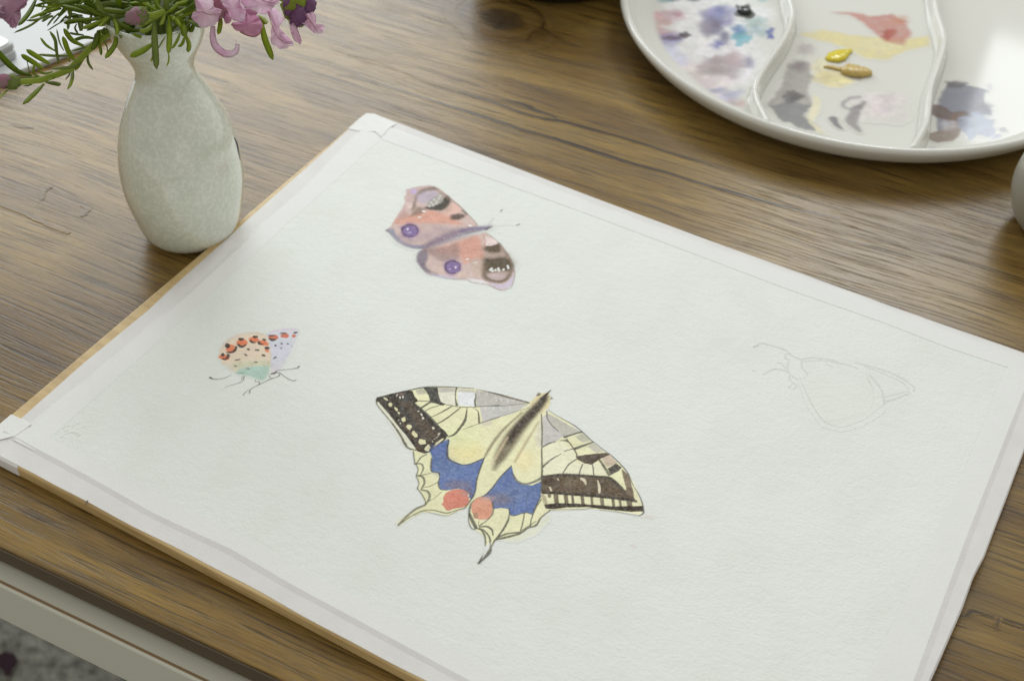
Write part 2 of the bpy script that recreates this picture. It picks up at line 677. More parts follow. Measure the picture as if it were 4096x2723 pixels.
    def build(self, name, mat, parent, world, regions=None, thr=0.006):
        """regions: list of (name, polygon or None); returns the meshes"""
        keep = self.A > thr
        q = keep[:-1, :-1] | keep[1:, :-1] | keep[:-1, 1:] | keep[1:, 1:]
        h, w = self.A.shape
        left = q.copy()
        out = []
        for rn, poly in (regions or [(name, None)]):
            if poly is None:
                sel = left
            else:
                P = self.conv(poly)
                X, Y = self.X[:-1, :-1], self.Y[:-1, :-1]
                ins = np.zeros(X.shape, bool)
                for i in range(len(P)):
                    (xa, ya), (xb, yb) = P[i], P[(i + 1) % len(P)]
                    if ya != yb:
                        ins ^= ((ya > Y) != (yb > Y)) & (X < (xb - xa) * (Y - ya) / (yb - ya) + xa)
                sel = left & ins
            left = left & ~sel
            jj, ii = np.nonzero(sel)
            if len(jj) == 0:
                continue
            idx = jj * w + ii
            quads = np.stack([idx, idx + 1, idx + w + 1, idx + w], 1)
            used, inv = np.unique(quads, return_inverse=True)
            Vw = world(self.X.ravel()[used], self.Y.ravel()[used])
            fq = inv.reshape(-1, 4)
            me = bpy.data.meshes.new(rn)
            me.vertices.add(len(used))
            me.vertices.foreach_set('co', Vw.astype(np.float32).ravel())
            a, b, c = Vw[fq[0, 0]], Vw[fq[0, 1]], Vw[fq[0, 2]]
            if np.cross(b - a, c - b)[2] < 0:
                fq = fq[:, ::-1]
            me.loops.add(fq.size)
            me.loops.foreach_set('vertex_index', fq.astype(np.int32).ravel())
            me.polygons.add(len(fq))
            me.polygons.foreach_set('loop_start', np.arange(0, fq.size, 4, dtype=np.int32))
            me.update(calc_edges=True)
            at = me.attributes.new('paint', 'FLOAT_COLOR', 'POINT')
            rgba = np.c_[self.C.reshape(-1, 3)[used], self.A.ravel()[used]].astype(np.float32)
            at.data.foreach_set('color', rgba.ravel())
            me.materials.append(mat)
            o = bpy.data.objects.new(rn, me)
            COL.objects.link(o)
            o.parent = parent
            o.matrix_parent_inverse = Matrix.Translation(parent_loc(parent)).inverted()
            out.append(o)
        return out


# ------------------------------------------------------------------ the setting: floor and table
floor_z = -0.73
fl = mesh_obj('floor', [(-3, -3, floor_z), (3, -3, floor_z), (3, 3, floor_z), (-3, 3, floor_z)], [(0, 1, 2, 3)], M['rug'], smooth=False)
tag(fl, kind='structure')
sp = [on_z((crop(0, 2200, 0.3335)([q])[0]), floor_z + 0.004) for q in
      [(-60, 1270), (60, 1210), (170, 1240), (215, 1320), (190, 1380), (140, 1420), (130, 1500), (60, 1510), (40, 1430), (-30, 1400)]]
mesh_obj('rug_motif', sp, [tuple(range(len(sp)))], M['spot'], fl, smooth=False)

table = empty('table', (0, 0, floor_z))
tag(table, 'brown woodgrain table with cream front rail, everything stands on it', 'table')
EDGE_Y = -0.2335
TX0, TX1, TY1 = -1.1, 1.1, 0.85
V, Fc = prism([(TX0, EDGE_Y), (TX1, EDGE_Y), (TX1, TY1), (TX0, TY1)], -0.011, 0.0, 0.0008, 2)
mesh_obj('tabletop', V, Fc, M['wood'], table, smooth=False)
V, Fc = prism([(TX0, EDGE_Y - .0012), (TX1, EDGE_Y - .0012), (TX1, EDGE_Y - .00002), (TX0, EDGE_Y - .00002)], -0.011, -0.0009, 0.0004, 2)
mesh_obj('edge_strip', V, Fc, M['tedge'], table, smooth=False)  # dark brown strip covering the front face of the top
V, Fc = prism([(TX0 + .02, EDGE_Y + .004), (TX1 - .02, EDGE_Y + .004), (TX1 - .02, TY1 - .02), (TX0 + .02, TY1 - .02)], -0.0135, -0.0112)
mesh_obj('core_board', V, Fc, M['tedge'], table, smooth=False)
# cream rail in front, a little below the top
ry = on_z((350, 2513), -0.0145)[1]
lowz = on_y((350, 2646), ry)[2]
V, Fc = prism([(TX0, ry), (TX1, ry), (TX1, EDGE_Y + 0.03), (TX0, EDGE_Y + 0.03)], lowz, -0.0140, 0.0012, 3)
rail = mesh_obj('front_rail', V, Fc, M['cream'], table, smooth=False)
V, Fc = prism([(TX0, ry + 0.0013), (TX1, ry + 0.0013), (TX1, ry + 0.0026), (TX0, ry + 0.0026)], -0.0141, -0.01385)
mesh_obj('edge_band', V, Fc, M['brownline'], rail, smooth=False)
for lx in (-1.0, 1.0):
    for ly in (-0.17, 0.75):
        V, Fc = prism([(lx - .03, ly - .03), (lx + .03, ly - .03), (lx + .03, ly + .03), (lx - .03, ly + .03)], floor_z, -0.0136, 0.002)
        mesh_obj('leg', V, Fc, M['cream'], table, smooth=False)

# printed cracks and the knot of the woodgrain
wood_conv = lambda pts: np.array([on_z(p, 0.0)[:2] * 1000 for p in pts])
wcol = lambda c: np.array(c, float)
C2 = crop(1400, 0, 1100 / 2359)
cv = Canvas(C2([(-200, 0), (2359, 0), (3700, 1500), (-200, 900), (5000, 1750)]), 0.7, wood_conv, margin=2, wob=0.5, wscale=9, color=wcol, seed=21)
DK, MD = (0.022, 0.013, 0.007), (0.055, 0.033, 0.014)
cv.stroke(C2([(-100, 640), (0, 660), (300, 735), (600, 830), (900, 925), (1200, 1020), (1500, 1120), (1900, 1235), (2359, 1385), (2700, 1480), (3100, 1600), (3600, 1740), (4200, 1880)]), [.9, 1.1, 1.3, 1.6, 2.2, 2.6, 2.4, 2.6, 2.7, 2.4, 2.2, 2.0, .6], DK, a=.97, soft=.6, grain=.1)
cv.stroke(C2([(940, 790), (1100, 840), (1250, 885), (1450, 960), (1650, 1015), (1850, 1050), (2100, 1120), (2359, 1190), (2800, 1330), (3300, 1470)]), [.7, 2.2, 2.0, 2.2, 2.4, 3.2, 2.6, 2.3, 1.8, .6], DK, a=.97, soft=.6, grain=.1)
cv.stroke(C2([(1300, 860), (1450, 885), (1530, 915), (1590, 950), (1720, 990), (1800, 1040)]), [.8, 2.6, 3.6, 3.2, 1.8, .8], DK, a=.95, soft=.8)
cv.stroke(C2([(0, 470), (250, 520), (400, 590), (650, 690), (880, 760)]), [.5, 1.2, 1.3, 1.2, .4], MD, a=.55, soft=1.2)
cv.stroke(C2([(1150, 1210), (1400, 1290), (1700, 1370), (2000, 1480)]), [.4, 1.1, 1.1, .5], MD, a=.7, soft=.8)
cv.stroke(C2([(600, 120), (800, 180), (1000, 225), (1100, 260)]), [.4, 1.2, 1.2, .4], MD, a=.5, soft=1.2)
# knot
for rx, ry_, a_, col, wd_ in ((165, 75, .75, (0.07, 0.047, 0.022), 3.0), (250, 125, .8, (0.17, 0.11, 0.04), 2.6), (330, 190, .6, (0.07, 0.045, 0.018), 3.0), (430, 250, .6, (0.165, 0.105, 0.038), 3.0)):
    cv.stroke(C2([(1310 + rx * math.cos(t / 12 * 2 * math.pi) * (1 + .08 * math.sin(t * 2.3)), 170 + ry_ * math.sin(t / 12 * 2 * math.pi) + 0.16 * rx * math.cos(t / 12 * 2 * math.pi)) for t in range(13)]), wd_, col, a=a_, soft=3)
cv.blob(C2([(1310, 170)])[0], 75, 38, (0.06, 0.04, 0.02), rot=.25, a=.85, soft=4)
cv.blob(C2([(1290, 215)])[0], 28, 10, (0.04, 0.03, 0.015), rot=-.5, a=.6, soft=2)
cv.stroke(C2([(1080, 60), (1250, 20), (1500, 50), (1620, 110), (1665, 180), (1650, 245)]), [1.0, 2.0, 2.4, 2.2, 2.2, 1.5], DK, a=.75, soft=1.6)
cv.stroke(C2([(1650, 245), (1720, 290), (1810, 345), (1950, 400)]), [2.0, 1.6, 1.0, .4], DK, a=.7, soft=1.2)
cv.stroke(C2([(1600, 270), (1545, 310), (1525, 360)]), [1.0, 2.0, 1.2], DK, a=.6, soft=1.2)
for i, (x, y) in enumerate([(1760, 180), (1830, 215), (1900, 240), (1690, 150)]):
    cv.blob(C2([(x, y)])[0], 26, 14, (0.17, 0.115, 0.04), rot=-.6, a=.5, soft=3)
wood_world = lambda X, Y: np.c_[X / 1000, Y / 1000, np.full(len(X), 0.00012)]
tabletop = [o for o in table.children if o.name.startswith('tabletop')][0]
cv.build('grain_crack', M['marks'], tabletop, wood_world)
# small dark figure of the grain elsewhere
C7 = crop(3496, 2123, 600 / 1568)
C1 = crop(0, 0, 1400 / 2359)
SMALL = [(C7([(880, 890), (960, 885), (1010, 840), (1100, 850), (1250, 900), (1400, 940), (1568, 990)]), [.5, 1.2, 2.0, 1.4, 1.1, 1.3, .8], DK, .8, .6),
         (C7([(1300, 905), (1290, 960), (1285, 1010)]), [.8, 1.6, .8], MD, .8, .7),
         (C1([(90, 835), (140, 850), (215, 860)]), [.5, 1.4, .7], MD, .75, .6),
         (C1([(280, 1340), (290, 1290), (340, 1260)]), [.8, 1.4, .6], (0.08, 0.065, 0.05), .55, 1),
         (C1([(560, 1380), (590, 1410), (560, 1450)]), [.8, 1.6, .6], (0.08, 0.065, 0.05), .55, 1),
         (C1([(0, 1375), (150, 1430), (300, 1500), (460, 1567)]), [1.6, 1.8, 1.8, .8], (0.05, 0.04, 0.035), .6, .8)]
for i_, (pts, w_, col_, a_, so_) in enumerate(SMALL):
    cv = Canvas(pts, 0.7, wood_conv, wob=.35, wscale=4, color=wcol, seed=31)
    cv.stroke(pts, w_, col_, a=a_, soft=so_, grain=.1)
    cv.build('grain_crack', M['marks'], tabletop, lambda X, Y: wood_world(X, Y) + np.array([0, 0, .00004 * (i_ + 1)]), thr=.01)

# ------------------------------------------------------------------ drawing board, paper, tape
BZ, PZ = 0.0075, 0.0080
A_, FL_, NR_, FR_ = [on_z(p, BZ)[:2] for p in ((1470, 447), (-101, 1779), (3354, 3607), (4235, 1462))]
board = empty('drawing_board', (*((A_ + FL_ + NR_ + FR_) / 4), 0))
tag(board, 'pale wooden drawing board with white paper tape along its four edges', 'drawing board')
far_ = [on_z(p, BZ)[:2] for p in ((4053, 1398), (3877, 1337), (3600, 1240), (3290, 1127), (2858, 972), (2400, 802), (1960, 632))]
V, Fc = prism(round_poly([FL_, NR_, FR_] + far_ + [A_], [.003, .003, .003] + [.0005] * 7 + [.006], 4), 0.0004, BZ, 0.0011, 3)
mesh_obj('panel', V, Fc, M['board'], board, smooth=False)

EX = FR_ - A_
EX /= np.linalg.norm(EX)
EY = np.array([EX[1], -EX[0]])      # towards the viewer
O2 = A_


def paper_conv(pts):
    P = np.array([on_z(p, PZ)[:2] for p in pts]) - O2
    return np.c_[P @ EX, P @ EY] * 1000


def paper_world(dz):
    return lambda X, Y: np.c_[O2[0] + (X * EX[0] + Y * EY[0]) / 1000, O2[1] + (X * EX[1] + Y * EY[1]) / 1000, np.full(len(X), PZ + dz)]


paper = empty('watercolour_paper', (*((A_ + FL_ + NR_ + FR_) / 4), BZ))
tag(paper, 'white textured watercolour sheet with butterflies, taped to the wooden board', 'paper')
pc = [on_z(p, PZ)[:2] for p in ((72, 1751), (153, 1794), (287, 1865), (430, 1944), (624, 2054), (928, 2194), (1170, 2335), (1400, 2459), (2300, 2945), (3357, 3500), (3649, 2723), (3771, 2391), (3871, 2123), (4040, 1694), (4096, 1551), (4139, 1441), (4024, 1406), (3871, 1356), (3600, 1257), (3290, 1142), (2858, 1000), (2400, 832), (1501, 494), (1463, 517), (1208, 777), (1004, 950), (796, 1146), (510, 1396), (357, 1523), (133, 1702))]
V, Fc = prism(round_poly(pc, .0004, 2), BZ + 0.00002, PZ, 0.00015, 1)
mesh_obj('sheet', V, Fc, M['paper'], paper, smooth=False)


def tape_strip(inner, pedge, outer, drop=None, jit=0.0, jit_in=0.0, n=80, seed=0, lift=0.0):
    """inner / pedge / outer: pixel polylines of the tape's inner edge, the sheet's edge below it and the tape's outer edge"""
    r = random.Random(seed)
    a, b, c = [resample([on_z(p, z) for p in L], n) for L, z in ((inner, PZ), (pedge, PZ), (outer, BZ))]
    th = 0.00007 + lift
    ph = [r.uniform(0, 6) for _ in range(4)]
    V, Fc = [], []
    rows = None
    for i in range(n):
        d = c[i] - a[i]
        d[2] = 0
        d /= np.linalg.norm(d)
        t = i / n
        j = jit * (math.sin(9 * t + ph[0]) + .6 * math.sin(23 * t + ph[1]) + .4 * math.sin(57 * t + ph[2])) / 2
        ji = jit_in * (math.sin(7 * t + ph[3]) + .5 * math.sin(31 * t + ph[0])) / 2
        p0 = a[i] + d * ji
        p1 = b[i] + d * .0004
        p2 = b[i] + d * (0.0030 + abs(j) * .5)
        p3 = c[i] + d * j
        sec = [(p0[0], p0[1], PZ + th), (p1[0], p1[1], PZ + th + 0.00008), (p2[0], p2[1], BZ + th + .00006), (p3[0], p3[1], BZ + th)]
        if drop:
            q = c[i] + d * (0.0005 + j * .3)
            q = c[i] + d * (0.0011 + j * .3)
            sec[-1] = (c[i][0] + d[0] * .0003, c[i][1] + d[1] * .0003, BZ + th)
            sec += [(q[0], q[1], BZ - 0.0006), (q[0], q[1], BZ - drop)]
        # the tape has a thickness: its underside follows
        V += sec + [(x, y, z - 0.00005) for x, y, z in sec[::-1]]
        rows = len(sec) * 2
    for i in range(n - 1):
        for k in range(rows):
            k2 = (k + 1) % rows
            Fc.append((i * rows + k, i * rows + k2, (i + 1) * rows + k2, (i + 1) * rows + k))
    Fc.append(tuple(range(rows)))
    Fc.append(tuple((n - 1) * rows + k for k in range(rows - 1, -1, -1)))
    bm = bmesh.new()
    vs_ = [bm.verts.new(v) for v in V]
    for f in Fc:
        bm.faces.new([vs_[k] for k in f])
    bmesh.ops.recalc_face_normals(bm, faces=bm.faces)
    me = bpy.data.meshes.new('tape_strip')
    bm.to_mesh(me)
    bm.free()
    me.materials.append(M['tape'])
    me.materials.append(M['tapew'])     # thin tape: the wood below greys it where it leaves the sheet
    ns = rows // 2
    me.polygons.foreach_set('material_index', [1 if (f < (n - 1) * rows and 1 <= f % rows < ns - 1) else 0 for f in range(len(me.polygons))])
    o = bpy.data.objects.new('tape_strip', me)
    COL.objects.link(o)
    o.parent = board
    o.matrix_parent_inverse = Matrix.Translation(board.location).inverted()
    return o


# left, far, front, right strip
tape_strip([(140, 1803), (212, 1740), (423, 1554), (796, 1220), (1106, 935), (1249, 807), (1524, 557), (1572, 512)],
           [(60, 1762), (133, 1702), (357, 1523), (510, 1396), (796, 1146), (1004, 950), (1208, 777), (1463, 517), (1501, 482)],
           [(15, 1733), (82, 1677), (357, 1434), (587, 1245), (740, 1103), (800, 1050), (1004, 868), (1259, 642), (1400, 515), (1448, 472)], seed=1, jit=.0003)
tape_strip([(1524, 557), (2400, 875), (2883, 1056), (3158, 1160), (3519, 1285), (3804, 1395), (4026, 1468), (4170, 1518)],
           [(1505, 497), (2400, 832), (2858, 1000), (3290, 1142), (3600, 1257), (3871, 1356), (4024, 1406), (4190, 1462)],
           [(1530, 470), (2400, 802), (2858, 972), (3290, 1127), (3600, 1240), (3877, 1337), (4053, 1398), (4215, 1456)], drop=0.0035, seed=2, jit=.0005, lift=.00006)
tape_strip([(100, 1700), (257, 1781), (858, 2085), (1400, 2372), (2300, 2850), (3330, 3400)],
           [(20, 1722), (153, 1794), (287, 1865), (430, 1944), (624, 2054), (928, 2194), (1170, 2335), (1400, 2459), (2300, 2945), (3340, 3500)],
           [(-60, 1790), (73, 1862), (137, 1893), (351, 2006), (1396, 2562), (1684, 2711), (3345, 3590)], seed=3, jit=.0009, jit_in=.0004, lift=.00012)
tape_strip([(4085, 1330 + 92), (4026, 1471), (3935, 1691), (3835, 1938), (3583, 2463), (3460, 2720), (3150, 3390)][1:],
           [(4122, 1480), (4096, 1551), (4040, 1694), (3871, 2123), (3771, 2391), (3649, 2723), (3380, 3440)],
           [(4228, 1480), (4096, 1783), (3967, 2123), (3928, 2226), (3902, 2272), (3882, 2314), (3840, 2429), (3710, 2723), (3375, 3520)], drop=0.006, seed=4, jit=.0005, lift=.00018)


# the front strip is folded over the corner of the board
def corner_wrap():
    p = [on_z(q, BZ) for q in ((46, 1659), (76, 1868))]
    d = FL_ - NR_
    d = d / np.linalg.norm(d)
    a = on_z((70, 1866), BZ)[:2]
    nrm = np.array([d[1], -d[0]])
    if nrm[1] > 0:
        nrm = -nrm
    q0, q1 = a, FL_ - d * .0015
    V = [(*(q0 + nrm * -.001), BZ + .0005), (*(q1 - nrm * .001), BZ + .0005), (*(q1 + nrm * .0005), BZ - .0006), (*(q0 + nrm * .0005), BZ - .0006),
         (*(q1 + nrm * .0005), .001), (*(q0 + nrm * .0005), .001)]
    V2 = [(x - nrm[0] * .00025, y - nrm[1] * .00025, z - .0001) for x, y, z in V]
    Fc = [(0, 1, 2, 3), (3, 2, 4, 5), (9, 8, 7, 6), (11, 10, 8, 9), (0, 3, 9, 6), (3, 5, 11, 9), (1, 7, 8, 2), (2, 8, 10, 4), (5, 4, 10, 11), (0, 6, 7, 1)]
    mesh_obj('tape_strip', V + V2, Fc, M['tape'], board, smooth=False)
    # flap that runs past the left edge of the board
    e = EX
    def sheet(px, zs):
        g = [on_z(q, BZ) for q in px]
        k = len(g)
        V = [(p[0], p[1], z + .0001) for p, z in zip(g, zs)] + [(p[0], p[1], z) for p, z in zip(g, zs)]
        Fc = [tuple(range(k)), tuple(range(2 * k - 1, k - 1, -1))] + [(i, k + i, k + (i + 1) % k, (i + 1) % k) for i in range(k)]
        mesh_obj('tape_strip', V, Fc, M['tape'], board, smooth=False)
    lo, hi = BZ + .0003, PZ + .00034
    sheet(((-30, 1722), (46, 1658), (100, 1683), (128, 1700), (64, 1746), (-80, 1780)), (lo, lo, lo, PZ + .0003, PZ + .0003, lo))
    # short piece folded at the far corner
    sheet(((1392, 517), (1440, 474), (1466, 455), (1500, 458), (1585, 497), (1560, 515), (1524, 553), (1500, 530), (1455, 532)), (lo, lo, lo, lo, lo, hi, hi, hi, lo))


corner_wrap()
# pencil tick on the bare wood of the front edge
p0, p1 = on_z((343, 2022), BZ), on_z((352, 2004), BZ)
dd = (p1 - p0)[:2]
nn = np.array([-dd[1], dd[0]])
nn = nn / np.linalg.norm(nn) * .0003
mesh_obj('pencil_tick', [(*(p0[:2] - nn), BZ + .00075), (*(p0[:2] + nn), BZ + .00075), (*(p1[:2] + nn), BZ + .00075), (*(p1[:2] - nn), BZ + .00075)], [(0, 1, 2, 3)], M['graphite'], board, smooth=False)

# ------------------------------------------------------------------ swallowtail watercolour
S5 = crop(1420, 1500, 1220 / 2359)
Z1 = crop(1480, 1530, 520 / 2330)
Z2 = crop(1580, 1780, 520 / 1631)
Z3 = crop(1950, 1530, 670 / 1694)
INK, BRN, YEL = (58, 54, 46), (92, 76, 58), (210, 213, 170)
cv = Canvas(S5([(100, 60), (2340, 60), (2340, 1480), (300, 1480)]), 0.26, paper_conv, wob=.10, seed=3)
cv.wk = 1.35
LW = [(165, 190), (250, 155), (400, 120), (530, 95), (650, 90), (790, 95), (920, 105), (1080, 145), (1200, 175), (1340, 212), (1420, 160), (1500, 150), (1510, 210), (1470, 290), (1330, 560), (1150, 780), (1040, 890), (940, 950), (890, 1010), (830, 1038), (720, 1088), (620, 1063), (520, 1063), (440, 1102), (335, 1168), (350, 1128), (430, 1058), (540, 1003), (535, 970), (490, 880), (500, 830), (475, 770), (490, 720), (460, 680), (453, 590), (400, 560), (360, 490), (260, 340), (175, 235)]
RW = [(1440, 290), (1500, 282), (1640, 360), (1745, 440), (1850, 530), (1970, 620), (2050, 690), (2120, 780), (2170, 880), (2215, 990), (2230, 1040), (2205, 1078), (2100, 1062), (1900, 1040), (1760, 1030), (1600, 1045), (1510, 1042), (1460, 1090), (1425, 1150), (1340, 1192), (1270, 1242), (1180, 1266), (1090, 1272), (1055, 1330), (1020, 1400), (958, 1455), (990, 1370), (1010, 1290), (985, 1232), (930, 1195), (890, 1150), (878, 1080), (895, 1000), (940, 950), (1040, 890), (1150, 780), (1330, 560)]
# stray wash outside the outline
cv.fill(S5([(260, 350), (290, 340), (380, 480), (420, 570), (380, 540)]), (206, 206, 172), a=.5, soft=.8)
cv.fill(S5([(1100, 1270), (1290, 1240), (1420, 1160), (1500, 1070), (1510, 1110), (1400, 1230), (1260, 1290)]), (206, 210, 176), a=.55, soft=.8)
cv.fill(S5([(2120, 780), (2170, 840), (2190, 900), (2150, 870)]), (212, 212, 170), a=.5, soft=.7)
cv.fill(S5([(320, 1130), (420, 1060), (360, 1160), (325, 1175)]), (205, 205, 160), a=.5, soft=.4)
cv.fill(S5(LW), YEL, soft=.15, var=.03)
cv.fill(S5(RW), (211, 214, 172), soft=.15, var=.03)
# warm glow in the two yellow cells
cv.blob(S5([(860, 590)])[0], 75, 42, (212, 205, 145), a=.8, soft=4.0, var=.03)
cv.blob(S5([(840, 480)])[0], 70, 40, (205, 212, 160), a=.6, soft=4.0, var=.03)
cv.blob(S5([(1310, 660)])[0], 40, 45, (214, 204, 150), a=.6, soft=3.0, var=.03)
# pale cells of the right forewing
cv.fill(S5([(1460, 560), (1600, 510), (1700, 590), (1710, 680), (1880, 680), (1960, 770), (1460, 765)]), (214, 215, 184), a=.9, soft=.6, var=.03)
# grey washes near the body
G1, G2 = (172, 172, 165), (178, 180, 175)
cv.fill(S5([(935, 118), (1080, 142), (1200, 178), (1345, 212), (1200, 236), (938, 242)]), G1, a=.95, soft=.2, var=.06, grain=.15)
cv.fill(S5([(965, 248), (1340, 226), (1250, 285), (1060, 345), (985, 355)]), G2, a=.95, soft=.3, var=.06, grain=.15)
cv.blob(S5([(1015, 372)])[0], 22, 10, (190, 186, 168), a=.8, soft=.6)
cv.fill(S5([(1480, 292), (1560, 330), (1748, 440), (1625, 485), (1560, 432), (1500, 350)]), (168, 170, 158), a=.95, soft=.3, edge=.05, grain=.15)
cv.fill(S5([(1448, 330), (1480, 300), (1530, 395), (1612, 470), (1560, 512), (1452, 556)]), (178, 178, 175), a=.95, soft=.4, grain=.15)
cv.fill(S5([(1420, 380), (1450, 330), (1452, 560), (1420, 560), (1390, 500)]), (190, 190, 172), a=.7, soft=1.4)
for q in [(1090, 185), (1130, 190), (1180, 200), (1225, 190), (1010, 260), (1070, 255), (1125, 255), (1200, 250), (960, 140), (1020, 140), (1260, 205)]:
    x, y = q
    cv.stroke(S5([(x, y - 12), (x + 2, y + 14)]), .28, (222, 224, 214), a=.75, soft=.14)
# ---- left forewing costa
cv.fill(Z1([(800, 135), (960, 95), (1030, 195), (860, 215)]), (166, 168, 148), a=.9, soft=.6, grain=.1)
cv.fill(Z1([(1215, 90), (1555, 95), (1535, 175), (1240, 185)]), (168, 168, 158), a=.9, soft=.6, grain=.1)
cv.fill(Z1([(1225, 180), (1530, 170), (1545, 400), (1380, 395), (1270, 335)]), (207, 209, 190), a=.9, soft=.3)
cv.fill(Z1([(1560, 170), (1885, 180), (1870, 430), (1585, 410)]), (207, 214, 215), a=.95, soft=.25)
cv.fill(Z1([(1580, 105), (1860, 140), (1880, 180), (1570, 165)]), (178, 180, 170), a=.9, soft=.4)
# dark bar
cv.fill(Z1([(950, 90), (1215, 85), (1225, 210), (1270, 340), (1365, 392), (1300, 412), (1200, 382), (1080, 352), (1050, 230), (1010, 160)]), (62, 62, 55), soft=.15, var=.2)
# dark margin
MARG = [(98, 360), (120, 265), (400, 200), (640, 140), (760, 150), (800, 250), (855, 310), (850, 345), (790, 370), (900, 460), (990, 540), (1090, 640), (1190, 760), (1330, 850), (1390, 940), (1360, 1010), (1290, 1080), (1160, 1160), (1140, 1190), (1060, 1250), (980, 1272), (840, 1225), (790, 1150), (560, 850), (380, 620), (200, 400), (150, 345)]
cv.fill(Z1(MARG), (54, 47, 37), soft=.14, var=.18)
cv.fill(Z1([(520, 300), (720, 330), (800, 470), (1000, 700), (1200, 880), (1230, 980), (1050, 1100), (900, 1000), (700, 720), (560, 520)]), (82, 70, 56), a=.85, soft=2.2, var=.35)
cv.fill(Z1([(560, 420), (640, 470), (900, 850), (1010, 1050), (930, 980), (700, 700), (560, 520)]), (58, 60, 58), a=.7, soft=1.5, var=.2)
cv.fill(Z1([(560, 640), (700, 850), (860, 1100), (950, 1230), (860, 1200), (640, 900)]), (90, 68, 48), a=.7, soft=.8, var=.2)
cv.stroke(Z1([(180, 380), (300, 480), (460, 640), (640, 880), (830, 1130)]), [.8, 1.4, 1.8, 1.6, 1.2], (48, 44, 34), a=.9, soft=.5)
cv.stroke(Z1([(800, 380), (980, 530), (1110, 660), (1240, 800), (1370, 950)]), [.9, 1.3, 1.2, 1.3, 1.8], (52, 50, 46), a=.9, soft=.3)
cv.blob(Z1([(640, 270)])[0], 24, 18, (60, 58, 56), a=.8, soft=1.2)
cv.blob(Z1([(560, 200)])[0], 12, 6, (105, 85, 72), a=.7, soft=.6)
# pale rim outside the margin
cv.fill(Z1([(140, 340), (230, 440), (320, 540), (500, 780), (660, 960), (820, 1190), (700, 1170), (620, 1060), (560, 960), (320, 650), (210, 500), (130, 400)]), (204, 207, 184), soft=.18, var=.04)
for x, y, rx, ry, rt in [(285, 295, 46, 16, .6), (365, 395, 34, 34, 0), (465, 475, 42, 22, .9), (520, 545, 22, 18, .5), (605, 660, 38, 46, -.2), (705, 795, 44, 48, 0), (800, 925, 36, 62, -.55), (938, 1060, 60, 50, .3), (1030, 1175, 50, 60, .3)]:
    cv.blob(Z1([(x, y)])[0], rx * .2232, ry * .2232, (205, 205, 162), rot=rt, soft=.13, var=.05, jit=.22)
for x, y, rx, ry, rt in [(485, 225, 26, 9, -.9), (540, 268, 16, 20, 0), (590, 258, 14, 22, 0), (865, 515, 18, 10, 0), (920, 575, 16, 28, -.5), (950, 635, 22, 18, .6), (1135, 815, 20, 26, -.5), (1235, 915, 24, 10, -.5), (545, 730, 10, 12, 0), (510, 675, 9, 9, 0), (1125, 1055, 8, 14, 0)]:
    cv.blob(Z1([(x, y)])[0], rx * .2232, ry * .2232, (207, 207, 186), rot=rt, soft=.12, var=.05, jit=.25)
cv.stroke(Z1([(1245, 920), (1200, 980), (1140, 1015)]), .25, (196, 190, 165), a=.8, soft=.12)
cv.fill(Z1([(1150, 1145), (1180, 1080), (1290, 1000), (1325, 1000), (1300, 1040), (1200, 1110)]), (206, 207, 166), soft=.13)
# veins of the left forewing
VEIN = (72, 70, 58)
for pts, w in [([(855, 330), (960, 330), (1075, 330)], .45), ([(890, 470), (970, 420), (1080, 350), (1130, 350)], [.9, .9, 1.3, 1.0]), ([(985, 515), (1060, 470), (1170, 430), (1290, 395)], .4),
               ([(1080, 625), (1230, 560), (1370, 480), (1470, 420)], [.3, .45, .7, .4]), ([(1185, 745), (1330, 670), (1480, 560), (1620, 450)], [.45, .7, .6, .45]),
               ([(1410, 970), (1520, 920), (1620, 800), (1700, 680), (1730, 540), (1740, 450)], [.6, .9, 1.0, 1.1, .6, .3]), ([(1960, 725), (1950, 600), (1930, 510), (1850, 450)], [.8, .7, .4, .25]),
               ([(1365, 395), (1500, 420), (1640, 440), (1880, 435), (2330, 405)], .38), ([(1555, 95), (1530, 200), (1535, 320), (1555, 400)], [.7, .4, .5, 1.1]), ([(1890, 190), (1895, 260), (1880, 340), (1890, 430)], [.3, .5, .7, .6]),
               ([(1650, 850), (1800, 790), (2000, 720), (2330, 620)], [.12, .28, .3, .3])]:
    cv.stroke(Z1(pts), w, VEIN, a=.92, soft=.11)
cv.stroke(S5([(940, 242), (1150, 238), (1340, 218)]), .35, (110, 110, 104), a=.9, soft=.12)
cv.stroke(S5([(985, 362), (1100, 325), (1250, 280), (1350, 250)]), .3, (115, 115, 105), a=.85, soft=.12)
# outline of the left forewing
cv.stroke(S5([(165, 190), (250, 155), (400, 122), (530, 95), (650, 90), (790, 95), (920, 104)]), [.8, .5, .5, .6, .5, .4, .35], INK, a=.95, soft=.11)
cv.stroke(S5([(940, 110), (1040, 132), (1120, 152), (1220, 180), (1345, 214)]), [.2, .6, .9, .9, .8], (84, 70, 50), a=.9, soft=.18)
cv.stroke(S5([(170, 200), (175, 235), (260, 340), (300, 390), (360, 480), (385, 530), (415, 565), (470, 580)]), [.5, .4, .5, .8, .9, 1.1, .8, .6], (82, 80, 66), a=.9, soft=.14)
